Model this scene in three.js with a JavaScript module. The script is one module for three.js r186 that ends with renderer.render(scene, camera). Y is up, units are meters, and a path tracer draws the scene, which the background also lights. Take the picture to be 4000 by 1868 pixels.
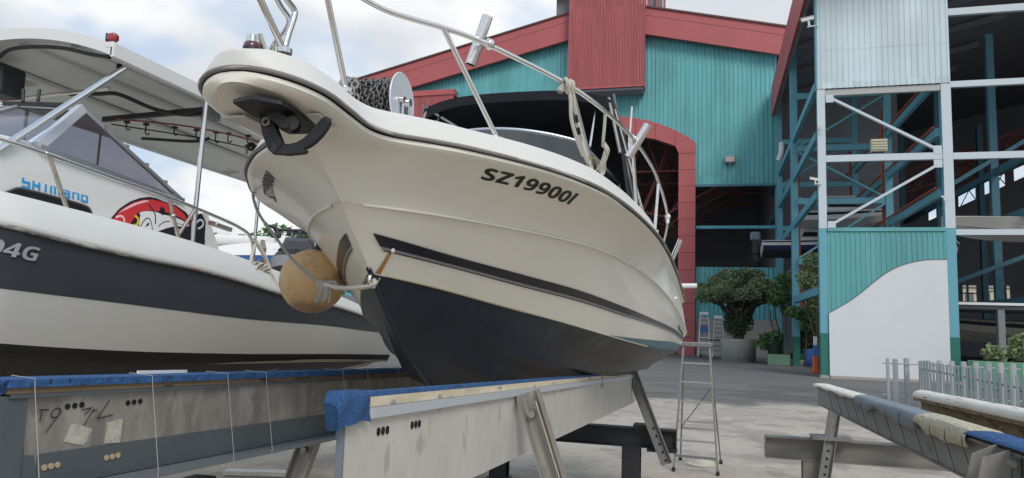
import * as THREE from 'three';
import { mergeGeometries, toCreasedNormals } from 'three/addons/utils/BufferGeometryUtils.js';
import { RoundedBoxGeometry } from 'three/addons/geometries/RoundedBoxGeometry.js';

// ---------------------------------------------------------------- camera, light, exposure
const W = 1024, H = 478;
const scene = new THREE.Scene();
const camera = new THREE.PerspectiveCamera(36.22, W / H, 0.1, 900);
camera.rotation.order = 'YXZ';
camera.rotation.set(Math.atan(0.1133), THREE.MathUtils.degToRad(15.5), 0.032);
camera.position.set(0, 1.8, 0);
scene.add(camera);
const renderer = new THREE.WebGLRenderer({ antialias: true });
renderer.setSize(W, H);
renderer.toneMapping = THREE.LinearToneMapping;
renderer.toneMappingExposure = 1.27;
renderer.shadowMap.enabled = true;

// seeded noise
function rng(seed) { let a = seed >>> 0; return () => { a = (a + 0x6d2b79f5) | 0; let t = Math.imul(a ^ (a >>> 15), 1 | a); t = (t + Math.imul(t ^ (t >>> 7), 61 | t)) ^ t; return ((t ^ (t >>> 14)) >>> 0) / 4294967296; }; }
function hash3(x, y, z) { let h = Math.imul(x, 374761393) + Math.imul(y, 668265263) + Math.imul(z, 2147483647 ^ 1274126177); h = Math.imul(h ^ (h >>> 13), 1274126177); return ((h ^ (h >>> 16)) >>> 0) / 4294967296; }
function vn(x, y, z = 0) {
  const xi = Math.floor(x), yi = Math.floor(y), zi = Math.floor(z); let u = x - xi, v = y - yi, w = z - zi;
  u = u * u * (3 - 2 * u); v = v * v * (3 - 2 * v); w = w * w * (3 - 2 * w);
  const L = (a, b, t) => a + (b - a) * t, h = hash3;
  const p = L(L(h(xi, yi, zi), h(xi + 1, yi, zi), u), L(h(xi, yi + 1, zi), h(xi + 1, yi + 1, zi), u), v);
  if (w === 0) return p;
  return L(p, L(L(h(xi, yi, zi + 1), h(xi + 1, yi, zi + 1), u), L(h(xi, yi + 1, zi + 1), h(xi + 1, yi + 1, zi + 1), u), v), w);
}
function fbm(x, y, z = 0, o = 5) { let s = 0, a = 0.5, n = 0; for (let i = 0; i < o; i++) { s += a * vn(x, y, z); n += a; a *= 0.5; x *= 2.03; y *= 2.01; z *= 2.02; x += 17.3; y += 9.1; } return s / n; }
const clamp = (v, a = 0, b = 1) => Math.min(b, Math.max(a, v));
const mix = (a, b, t) => a + (b - a) * t;
const sstep = (a, b, v) => { const t = clamp((v - a) / (b - a)); return t * t * (3 - 2 * t); };

// sky: broken bright cloud over a pale blue, a computed equirectangular map
{
  const w = 2048, h = 1024, d = new Float32Array(w * h * 4);
  for (let j = 0; j < h; j++) for (let i = 0; i < w; i++) {
    const el = ((j + 0.5) / h - 0.5) * Math.PI, az = ((i + 0.5) / w - 0.5) * 2 * Math.PI;
    const x = Math.cos(el) * Math.cos(az), y = Math.sin(el), z = Math.cos(el) * Math.sin(az);
    let r = 0.3, g = 0.29, b = 0.28;
    if (y > -0.02) {
      const q = 1 / (Math.max(y, 0) + 0.28), cx = x * q * 2.3 + 3.1, cz = z * q * 2.3 + 8.4;
      const big = fbm(cx * 0.8, cz * 0.8, 4.2, 4), det = fbm(cx * 2.1 + 5, cz * 2.1, 1.7, 6);
      const cov = sstep(0.43, 0.60, big * 0.58 + det * 0.42 + 0.02 - 0.03 * y);
      const thick = sstep(0.42, 0.7, fbm(cx * 1.3 + 11, cz * 1.3 + 3, 7.7, 5));
      const cr = mix(0.79, 0.57, thick), cg = mix(0.795, 0.595, thick), cb = mix(0.795, 0.63, thick);
      const t = Math.pow(clamp(y), 0.5);
      const br = mix(0.56, 0.33, t), bg = mix(0.64, 0.45, t), bb = mix(0.72, 0.64, t);
      r = mix(br, cr, cov); g = mix(bg, cg, cov); b = mix(bb, cb, cov);
      const hz = sstep(0.16, 0.0, y); r = mix(r, 0.68, hz * 0.7); g = mix(g, 0.71, hz * 0.7); b = mix(b, 0.73, hz * 0.7);
    }
    const k = (j * w + i) * 4; d[k] = r; d[k + 1] = g; d[k + 2] = b; d[k + 3] = 1;
  }
  const t = new THREE.DataTexture(d, w, h, THREE.RGBAFormat, THREE.FloatType);
  t.mapping = THREE.EquirectangularReflectionMapping; t.magFilter = t.minFilter = THREE.LinearFilter; t.needsUpdate = true;
  scene.background = t; scene.environment = t;
}
const sun = new THREE.DirectionalLight(new THREE.Color(1, 0.93, 0.82), 1.5);
sun.position.set(34, 57, 37); sun.target.position.set(0, 0, -14); scene.add(sun, sun.target);
sun.castShadow = true; sun.shadow.radius = 42; sun.shadow.mapSize.set(4096, 4096);
Object.assign(sun.shadow.camera, { left: -60, right: 60, top: 60, bottom: -60, near: 1, far: 220 });

// ---------------------------------------------------------------- helpers
const V = (x, y, z) => new THREE.Vector3(x, y, z);
const names = {};
function numbered(n) { const k = names[n] = (names[n] || 0) + 1; return k === 1 ? n : `${n}_${String(k - 1).padStart(3, '0')}`; }
function thing(name, label, category, pos = [0, 0, 0], group) {
  const o = new THREE.Group(); o.name = numbered(name); o.position.set(...pos); o.userData = { label, category };
  if (group) o.userData.group = group; scene.add(o); return o;
}
function part(parent, name, geo, mat, label) {
  const m = new THREE.Mesh(geo, mat); m.name = name; m.castShadow = m.receiveShadow = true; if (label) m.userData.label = label; parent.add(m); return m;
}
function solo(name, geo, mat, label, category, group) {
  const m = new THREE.Mesh(geo, mat); m.name = numbered(name); m.castShadow = m.receiveShadow = true; m.userData = { label, category }; if (group) m.userData.group = group; scene.add(m); return m;
}
function struct(name, geo, mat) { const m = new THREE.Mesh(geo, mat); m.name = name; m.receiveShadow = m.castShadow = true; m.userData = { kind: 'structure' }; scene.add(m); return m; }
const merge = (a) => mergeGeometries(a.map((g) => { const q = g.index ? g.toNonIndexed() : g; for (const k of Object.keys(q.attributes)) if (!['position', 'normal', 'uv'].includes(k)) q.deleteAttribute(k); return q; }));
function box(w, h, d, x = 0, y = 0, z = 0, rx = 0, ry = 0, rz = 0) { const g = new THREE.BoxGeometry(w, h, d); g.rotateX(rx).rotateY(ry).rotateZ(rz); g.translate(x, y, z); return g; }
const bx = (x0, x1, y0, y1, z0, z1) => box(Math.abs(x1 - x0), Math.abs(y1 - y0), Math.abs(z1 - z0), (x0 + x1) / 2, (y0 + y1) / 2, (z0 + z1) / 2);
function rbox(w, h, d, r, x = 0, y = 0, z = 0) { const g = new RoundedBoxGeometry(w, h, d, 2, r); g.translate(x, y, z); return g; }
function rod(p, q, r0, r1 = r0, seg = 10) {
  const a = V(...p), b = V(...q), d = b.clone().sub(a), g = new THREE.CylinderGeometry(r1, r0, d.length(), seg, 1);
  g.applyQuaternion(new THREE.Quaternion().setFromUnitVectors(V(0, 1, 0), d.clone().normalize())); g.translate((a.x + b.x) / 2, (a.y + b.y) / 2, (a.z + b.z) / 2); return g;
}
function bar(p, q, w, h, up = [0, 1, 0]) {   // square bar; w across, h along up
  const a = V(...p), b = V(...q), d = b.clone().sub(a), L = d.length(); d.normalize();
  const s = new THREE.Vector3().crossVectors(V(...up), d).normalize(), u = new THREE.Vector3().crossVectors(d, s);
  const g = new THREE.BoxGeometry(w, h, L); g.applyMatrix4(new THREE.Matrix4().makeBasis(s, u, d)); g.translate((a.x + b.x) / 2, (a.y + b.y) / 2, (a.z + b.z) / 2); return g;
}
function tube(pts, r, n = 0, seg = 8, closed = false) { const c = new THREE.CatmullRomCurve3(pts.map((p) => V(...p)), closed, 'centripetal'); return new THREE.TubeGeometry(c, n || pts.length * 6, r, seg, closed); }
function loft(rows, uvs, flip = false) {   // rows of points -> indexed sheet; uvs[r][c]=[u,v]
  const R = rows.length, C = rows[0].length, p = [], uv = [], ix = [];
  rows.forEach((row, r) => row.forEach((q, c) => { p.push(q[0], q[1], q[2]); if (uvs) uv.push(uvs[r][c][0], uvs[r][c][1]); else uv.push(c / (C - 1), r / (R - 1)); }));
  for (let r = 0; r + 1 < R; r++) for (let c = 0; c + 1 < C; c++) { const a = r * C + c, b = a + 1, e = a + C, f = e + 1; flip ? ix.push(a, e, b, b, e, f) : ix.push(a, b, e, b, f, e); }
  const g = new THREE.BufferGeometry(); g.setAttribute('position', new THREE.Float32BufferAttribute(p, 3)); g.setAttribute('uv', new THREE.Float32BufferAttribute(uv, 2)); g.setIndex(ix); g.computeVertexNormals(); return g;
}
function hexa(t, b) {   // two quads (top, bottom) of 4 points each, same winding
  const P = [...t, ...b], q = [[0, 1, 2, 3], [7, 6, 5, 4], [0, 4, 5, 1], [1, 5, 6, 2], [2, 6, 7, 3], [3, 7, 4, 0]], p = [], uv = [];
  for (const f of q) for (const k of [0, 1, 2, 0, 2, 3]) { p.push(...P[f[k]]); }
  for (let i = 0; i < p.length; i += 3) uv.push(p[i + 2] + p[i] * 0.37, p[i + 1] + p[i] * 0.61);
  const g = new THREE.BufferGeometry(); g.setAttribute('position', new THREE.Float32BufferAttribute(p, 3)); g.setAttribute('uv', new THREE.Float32BufferAttribute(uv, 2)); g.computeVertexNormals(); return g;
}
// sloping box: x0..x1, z from za (near) to zb (far), heights given by functions of z
const slab = (x0, x1, za, zb, ft, fb) => hexa([[x0, ft(za), za], [x1, ft(za), za], [x1, ft(zb), zb], [x0, ft(zb), zb]], [[x0, fb(za), za], [x1, fb(za), za], [x1, fb(zb), zb], [x0, fb(zb), zb]]);
function poly(pts, depth, axis = 'z', bevel = 0) {   // extruded outline; axis z: in x/y; axis x: outline given as [z,y]; axis y: outline [x,z]
  const s = new THREE.Shape(pts.map((p) => new THREE.Vector2(p[0], p[1])));
  const g = new THREE.ExtrudeGeometry(s, { depth, bevelEnabled: bevel > 0, bevelThickness: bevel, bevelSize: bevel, bevelSegments: 2, curveSegments: 6 });
  if (axis === 'x') g.applyMatrix4(new THREE.Matrix4().set(0, 0, 1, 0, 0, 1, 0, 0, 1, 0, 0, 0, 0, 0, 0, 1));
  if (axis === 'y') g.applyMatrix4(new THREE.Matrix4().set(1, 0, 0, 0, 0, 0, 1, 0, 0, 1, 0, 0, 0, 0, 0, 1));
  if (axis !== 'z') for (const k of ['position', 'normal', 'uv']) { const a = g.attributes[k], n = a.itemSize; for (let i = 0; i < a.count; i += 3) for (let c = 0; c < n; c++) { const t = a.array[(i + 1) * n + c]; a.array[(i + 1) * n + c] = a.array[(i + 2) * n + c]; a.array[(i + 2) * n + c] = t; } }
  return g;
}
// ribbed metal sheet in the plane z, ribs upright; yt, yb functions of x
function ribbed(x0, x1, yb, yt, z, pitch, depth, rows = 1) {
  const xs = []; const n = Math.round((x1 - x0) / pitch), w = (x1 - x0) / n;
  for (let i = 0; i < n; i++) { const a = x0 + i * w; xs.push([a, 0], [a + w * 0.52, 0], [a + w * 0.60, depth], [a + w * 0.92, depth]); } xs.push([x1, 0]);
  const rr = [], uu = [];
  for (let r = 0; r <= rows; r++) { rr.push(xs.map(([x, d]) => [x, mix(yb(x), yt(x), r / rows), z + d])); uu.push(xs.map(([x]) => [x, mix(yb(x), yt(x), r / rows)])); }
  return toCreasedNormals(loft(rr, uu), 0.3);
}
// Hermite curve through knots
function cub(xk, yk, x) {
  const n = xk.length, h = [], d = []; for (let i = 0; i + 1 < n; i++) { h.push(xk[i + 1] - xk[i]); d.push((yk[i + 1] - yk[i]) / h[i]); }
  let i = 0; while (i < n - 2 && x > xk[i + 1]) i++;
  const m = (k) => k === 0 ? d[0] : k === n - 1 ? d[n - 2] : (d[k - 1] * h[k] + d[k] * h[k - 1]) / (h[k - 1] + h[k]);
  const t = (x - xk[i]) / h[i], t2 = t * t, t3 = t2 * t;
  return (2 * t3 - 3 * t2 + 1) * yk[i] + (t3 - 2 * t2 + t) * h[i] * m(i) + (-2 * t3 + 3 * t2) * yk[i + 1] + (t3 - t2) * h[i] * m(i + 1);
}
function lin(xk, yk, x) { if (x <= xk[0]) return yk[0]; for (let i = 1; i < xk.length; i++) if (x <= xk[i]) return mix(yk[i - 1], yk[i], (x - xk[i - 1]) / (xk[i] - xk[i - 1])); return yk[yk.length - 1]; }

// ---------------------------------------------------------------- materials
function tex(w, h, f, { srgb = false, wrap = true, rx = 1, ry = 1 } = {}) {   // f(u,v) -> grey or [r,g,b] linear
  const d = new Uint8Array(w * h * 4);
  for (let j = 0; j < h; j++) for (let i = 0; i < w; i++) {
    const c = f((i + 0.5) / w, (j + 0.5) / h), k = (j * w + i) * 4, a = typeof c === 'number' ? [c, c, c] : c;
    for (let q = 0; q < 3; q++) { let v = clamp(a[q]); if (srgb) v = v <= 0.0031308 ? v * 12.92 : 1.055 * Math.pow(v, 1 / 2.4) - 0.055; d[k + q] = Math.round(v * 255); } d[k + 3] = a.length > 3 ? Math.round(clamp(a[3]) * 255) : 255;
  }
  const t = new THREE.DataTexture(d, w, h); t.magFilter = THREE.LinearFilter; t.minFilter = THREE.LinearMipmapLinearFilter; t.generateMipmaps = true;
  if (wrap) t.wrapS = t.wrapT = THREE.RepeatWrapping; t.repeat.set(rx, ry); if (srgb) t.colorSpace = THREE.SRGBColorSpace; t.needsUpdate = true; return t;
}
const rgb = (r, g, b) => new THREE.Color().setRGB(r, g, b);
const std = (c, rough = 0.6, metal = 0, extra = {}) => new THREE.MeshStandardMaterial({ color: rgb(...c), roughness: rough, metalness: metal, side: THREE.DoubleSide, ...extra });
const phy = (c, rough, extra) => new THREE.MeshPhysicalMaterial({ color: rgb(...c), roughness: rough, side: THREE.DoubleSide, ...extra });
// tone(c, freq, amount): colour map that varies round c, tiles every 1/rx metres
function blotch(c, amt, sx, sy, rep, seed, dark = null, cut = 0.62) {
  return tex(256, 256, (u, v) => { const per = (a, b, s) => { const A = fbm(u * a + s, v * b, s, 5), B = fbm((u - 1) * a + s, v * b, s, 5), C = fbm(u * a + s, (v - 1) * b, s, 5), D = fbm((u - 1) * a + s, (v - 1) * b, s, 5); return mix(mix(A, B, u), mix(C, D, u), v); };
    const n = per(sx, sy, seed) - 0.5, m = per(sx * 5, sy * 5, seed + 7) - 0.5; let k = 1 + amt * (n * 1.6 + m * 0.8); let o = c.map((q) => q * k);
    if (dark) { const s = sstep(cut, cut + 0.06, per(sx * 1.7, sy * 1.7, seed + 3) + m * 0.2); o = o.map((q, i) => mix(q, dark[i], s)); } return o; }, { srgb: true, rx: rep, ry: rep });
}
const M = {};
M.gel = phy([1, 1, 1], 0.42, { map: blotch([0.84, 0.82, 0.74], 0.07, 3, 3, 0.7, 11, [0.70, 0.65, 0.50], 0.72), clearcoat: 0.6, clearcoatRoughness: 0.16 });
M.gel2 = phy([1, 1, 1], 0.45, { map: blotch([0.70, 0.71, 0.70], 0.05, 3, 2, 0.5, 23, [0.55, 0.54, 0.5], 0.75), clearcoat: 0.3, clearcoatRoughness: 0.3 });
M.deck = std([0.66, 0.66, 0.64], 0.5);
M.antifoul = std([1, 1, 1], 0.46, 0, { map: blotch([0.016, 0.023, 0.038], 0.9, 7, 3, 0.45, 31, [0.045, 0.058, 0.072], 0.60) });
M.antifoul2 = std([1, 1, 1], 0.8, 0, { map: blotch([0.022, 0.023, 0.024], 0.5, 5, 5, 0.6, 41, [0.30, 0.27, 0.22], 0.70) });
M.faded = std([1, 1, 1], 0.6, 0, { map: blotch([0.10, 0.20, 0.235], 0.6, 6, 3, 0.6, 37, [0.02, 0.05, 0.07], 0.57) });
M.navy = phy([0.010, 0.012, 0.022], 0.3, { clearcoat: 0.15, clearcoatRoughness: 0.08 });
M.greyLine = std([0.24, 0.25, 0.28], 0.4);
M.band = phy([1, 1, 1], 0.5, { map: blotch([0.042, 0.050, 0.066], 0.35, 3, 3, 0.7, 51), clearcoat: 0.3, clearcoatRoughness: 0.35 });
M.steel = std([0.74, 0.73, 0.71], 0.17, 1);
M.steelWorn = std([1, 1, 1], 0.35, 0.85, { map: blotch([0.52, 0.48, 0.42], 0.5, 3, 9, 3, 57, [0.24, 0.15, 0.08], 0.6) });
M.alu = std([0.62, 0.63, 0.65], 0.34, 0.9);
M.galv = std([1, 1, 1], 0.55, 0.35, { map: blotch([0.31, 0.30, 0.28], 0.8, 9, 4, 1.1, 61, [0.24, 0.23, 0.215], 0.55) });
M.galvBright = std([1, 1, 1], 0.6, 0.1, { map: blotch([0.53, 0.51, 0.475], 0.3, 5, 3, 0.9, 67, [0.40, 0.37, 0.325], 0.64) });
M.galvDark = std([1, 1, 1], 0.65, 0.2, { map: blotch([0.20, 0.205, 0.205], 0.5, 6, 6, 1.3, 71, [0.30, 0.29, 0.27], 0.6) });
M.flange = std([0.58, 0.62, 0.67], 0.4, 0.35);
M.greyPaint = std([1, 1, 1], 0.55, 0, { map: blotch([0.085, 0.105, 0.118], 0.25, 4, 4, 1, 73, [0.16, 0.16, 0.15], 0.72) });
M.greyPaintLight = std([0.15, 0.175, 0.20], 0.5);
M.girder = std([1, 1, 1], 0.6, 0.15, { map: blotch([0.20, 0.195, 0.18], 0.35, 4, 4, 0.9, 77, [0.13, 0.10, 0.075], 0.68) });
M.girderDark = std([1, 1, 1], 0.55, 0, { map: blotch([0.022, 0.025, 0.032], 0.4, 4, 4, 0.9, 79) });
M.carpet = std([1, 1, 1], 0.98, 0, { map: blotch([0.028, 0.098, 0.255], 0.9, 14, 14, 2.5, 83, [0.018, 0.04, 0.09], 0.62), bumpMap: tex(256, 256, (u, v) => vn(u * 90, v * 90)), bumpScale: 0.004 });
M.batten = std([1, 1, 1], 0.9, 0, { map: blotch([0.60, 0.53, 0.40], 0.5, 4, 14, 1.6, 89, [0.27, 0.27, 0.27], 0.60) });
M.battenOld = std([1, 1, 1], 0.9, 0, { map: blotch([0.17, 0.125, 0.075], 0.6, 3, 14, 1.6, 91, [0.06, 0.045, 0.03], 0.6) });
M.whitePad = std([1, 1, 1], 0.85, 0, { map: blotch([0.72, 0.70, 0.64], 0.25, 7, 7, 2.2, 97, [0.06, 0.055, 0.045], 0.655) });
M.cream = std([1, 1, 1], 0.9, 0, { map: blotch([0.48, 0.455, 0.35], 0.35, 5, 5, 2, 101, [0.3, 0.27, 0.18], 0.66), bumpMap: tex(256, 256, (u, v) => fbm(u * 30, v * 30)), bumpScale: 0.01 });
M.tarp = std([1, 1, 1], 0.7, 0, { map: blotch([0.20, 0.245, 0.29], 0.35, 4, 6, 1.4, 103) });
M.rubber = std([1, 1, 1], 0.7, 0, { map: tex(512, 16, (u, v) => { const n = fbm(u * 60, v * 3, 2.2, 4), m = fbm(u * 23 + 4, 1, 9, 3); return n > 0.57 && m > 0.44 ? [0.27, 0.16, 0.12] : n < 0.38 ? [0.42, 0.41, 0.39] : [0.14 + 0.12 * n, 0.135 + 0.12 * n, 0.13 + 0.115 * n]; }, { srgb: true }) });
M.blackPlastic = std([0.02, 0.021, 0.024], 0.5);
M.anchor = std([1, 1, 1], 0.55, 0.5, { map: blotch([0.035, 0.037, 0.043], 0.6, 6, 6, 4, 107, [0.07, 0.06, 0.05], 0.62) });
M.canvas = std([0.011, 0.013, 0.019], 0.85);
M.vinyl = new THREE.MeshPhysicalMaterial({ color: rgb(0.10, 0.11, 0.13), roughness: 0.18, transmission: 0.6, thickness: 0, side: THREE.DoubleSide });
M.glass = new THREE.MeshPhysicalMaterial({ color: rgb(0.22, 0.38, 0.48), roughness: 0.05, transmission: 0.96, thickness: 0, side: THREE.DoubleSide });
M.smoke = new THREE.MeshPhysicalMaterial({ color: rgb(0.30, 0.27, 0.285), roughness: 0.08, transmission: 0.96, thickness: 0, side: THREE.DoubleSide });
M.rope = std([1, 1, 1], 0.95, 0, { map: blotch([0.62, 0.59, 0.53], 0.35, 12, 30, 6, 109, [0.36, 0.33, 0.27], 0.66), bumpMap: tex(128, 128, (u, v) => 0.5 + 0.5 * Math.sin((u * 24 + v * 4) * Math.PI * 2)), bumpScale: 0.003 });
M.ropeGrey = std([1, 1, 1], 0.95, 0, { map: tex(64, 64, (u, v) => { const s = 0.5 + 0.5 * Math.sin((u * 2 + v) * Math.PI * 2); return [0.20 + 0.22 * s, 0.205 + 0.22 * s, 0.185 + 0.19 * s]; }, { srgb: true, rx: 40, ry: 1 }), });
M.strap = std([0.40, 0.40, 0.38], 0.8);
M.redLens = phy([0.35, 0.012, 0.02], 0.15, { clearcoat: 1, transmission: 0.2, thickness: 0.02 });
M.redLensDull = phy([0.11, 0.03, 0.04], 0.3, { clearcoat: 0.5 });
M.white = std([0.74, 0.74, 0.73], 0.5);
M.hole = std([0.006, 0.006, 0.006], 0.95);
M.tape = std([1, 1, 1], 0.85, 0, { map: blotch([0.46, 0.44, 0.39], 0.5, 8, 8, 6, 113, [0.33, 0.315, 0.29], 0.6) });
// buildings
function sheetMap(c, seed, streak) { return tex(512, 256, (u, v) => { const n = fbm(u * 40, v * 3, seed, 4) - 0.5, s = sstep(0.64, 0.78, fbm(u * 70, v * 2.2 + 3, seed + 5, 3)), m = fbm(u * 8, v * 8, seed + 2, 4) - 0.5; return c.map((q, i) => mix(q * (1 + 0.35 * n + 0.25 * m), streak[i], s * 0.55)); }, { srgb: true, rx: 1 / 12, ry: 1 / 12 }); }
M.teal = std([1, 1, 1], 0.55, 0, { map: sheetMap([0.135, 0.435, 0.46], 3, [0.22, 0.50, 0.51]) });
M.red = std([1, 1, 1], 0.6, 0, { map: sheetMap([0.40, 0.108, 0.115], 13, [0.46, 0.15, 0.155]) });
M.redFlat = std([1, 1, 1], 0.6, 0, { map: blotch([0.42, 0.105, 0.108], 0.2, 3, 3, 0.15, 127) });
M.paleSheet = std([1, 1, 1], 0.55, 0, { map: sheetMap([0.55, 0.66, 0.71], 29, [0.44, 0.54, 0.59]) });
M.greenSheet = std([1, 1, 1], 0.55, 0, { map: sheetMap([0.105, 0.35, 0.36], 33, [0.15, 0.40, 0.41]) });
M.pale = std([0.55, 0.62, 0.67], 0.5);
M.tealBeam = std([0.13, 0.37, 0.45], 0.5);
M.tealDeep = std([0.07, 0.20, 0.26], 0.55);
M.green = std([0.022, 0.16, 0.125], 0.5);
M.whiteWall = std([1, 1, 1], 0.7, 0, { map: blotch([0.66, 0.68, 0.71], 0.05, 3, 3, 0.2, 131) });
M.concrete = std([1, 1, 1], 0.9, 0, { map: blotch([0.36, 0.335, 0.305], 0.3, 3, 6, 0.25, 137, [0.20, 0.18, 0.16], 0.62) });
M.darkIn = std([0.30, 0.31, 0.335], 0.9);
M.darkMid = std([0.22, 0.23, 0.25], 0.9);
M.rustTruss = std([0.36, 0.11, 0.10], 0.8);
M.redPipe = std([0.46, 0.085, 0.04], 0.6);
M.bark = std([1, 1, 1], 0.95, 0, { map: blotch([0.075, 0.062, 0.045], 0.7, 4, 14, 0.8, 139) });
M.tan = phy([1, 1, 1], 0.45, { map: null, clearcoat: 0.25, clearcoatRoughness: 0.4 });
const leaf = (r, g, b) => new THREE.MeshPhysicalMaterial({ color: rgb(r, g, b), roughness: 0.8, transmission: 0.35, thickness: 0, side: THREE.DoubleSide });
M.leafA = leaf(0.20, 0.28, 0.15); M.leafB = leaf(0.26, 0.32, 0.14); M.leafC = leaf(0.11, 0.22, 0.07); M.leafDark = leaf(0.05, 0.085, 0.042);
function textPlate(w, h, draw, px = 256) { const c = document.createElement('canvas'); c.width = Math.round(px * w / h); c.height = px; const g = c.getContext('2d'); draw(g, c.width, c.height); const t = new THREE.CanvasTexture(c); t.colorSpace = THREE.SRGBColorSpace; t.anisotropy = 8; return t; }
const decal = (map, extra = {}) => new THREE.MeshPhysicalMaterial({ map, transparent: true, alphaTest: 0.02, roughness: 0.4, side: THREE.DoubleSide, polygonOffset: true, polygonOffsetFactor: -2, ...extra });

// ---------------------------------------------------------------- ground
{
  const g = new THREE.PlaneGeometry(700, 700); g.rotateX(-Math.PI / 2); g.translate(0, -0.006, -60);
  struct('ground', g, std([0.17, 0.168, 0.162], 0.95));
  const map = tex(2048, 2048, (u, v) => {
    const x = -32 + 64 * u, z = 14 - 64 * v;
    const n = fbm(x * 0.35, z * 0.35, 1, 5), m = fbm(x * 1.6, z * 1.6, 4, 5), f = fbm(x * 9, z * 9, 6, 3), st = fbm(x * 0.5 + 3, z * 1.7, 9, 5);
    const apron = sstep(-20.2, -18.6, z + (n - 0.5) * 5 + (m - 0.5) * 2);
    const asph = 0.15 + 0.05 * (st - 0.5) + 0.05 * (n - 0.5) + 0.05 * (f - 0.5);
    let con = 0.38 + 0.12 * (n - 0.5) + 0.12 * (m - 0.5) + 0.12 * (f - 0.5);
    const warm = sstep(-11, -8, z + (n - 0.5) * 8);
    let c = [con * mix(1.03, 1.05, warm), con * mix(0.95, 0.91, warm), con * mix(0.83, 0.71, warm)];
    const oil = Math.max(sstep(0.58, 0.70, fbm(x * 0.8 + 9, z * 0.8, 13, 5)), 0.8 * sstep(0.63, 0.68, fbm(x * 2.6 + 2, z * 2.6, 15, 4))); c = c.map((q) => q * (1 - 0.28 * oil));
    const wet = sstep(0.52, 0.60, st) * sstep(-29, -24, z) * sstep(-16, -20, z);
    let a = [asph * 1.0, asph * 0.985, asph * 0.97]; a = a.map((q) => q * (1 - 0.35 * wet));
    return [0, 1, 2].map((i) => mix(a[i], c[i], apron));
  }, { srgb: true, wrap: false });
  const p = new THREE.PlaneGeometry(64, 64); p.rotateX(-Math.PI / 2); p.translate(0, 0, -18);
  const m = new THREE.MeshStandardMaterial({ map, roughness: 0.9, bumpMap: tex(512, 512, (u, v) => fbm(u * 60, v * 60, 2, 4), { rx: 16, ry: 16 }), bumpScale: 0.006 });
  struct('yard_pavement', p, m);
}

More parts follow.
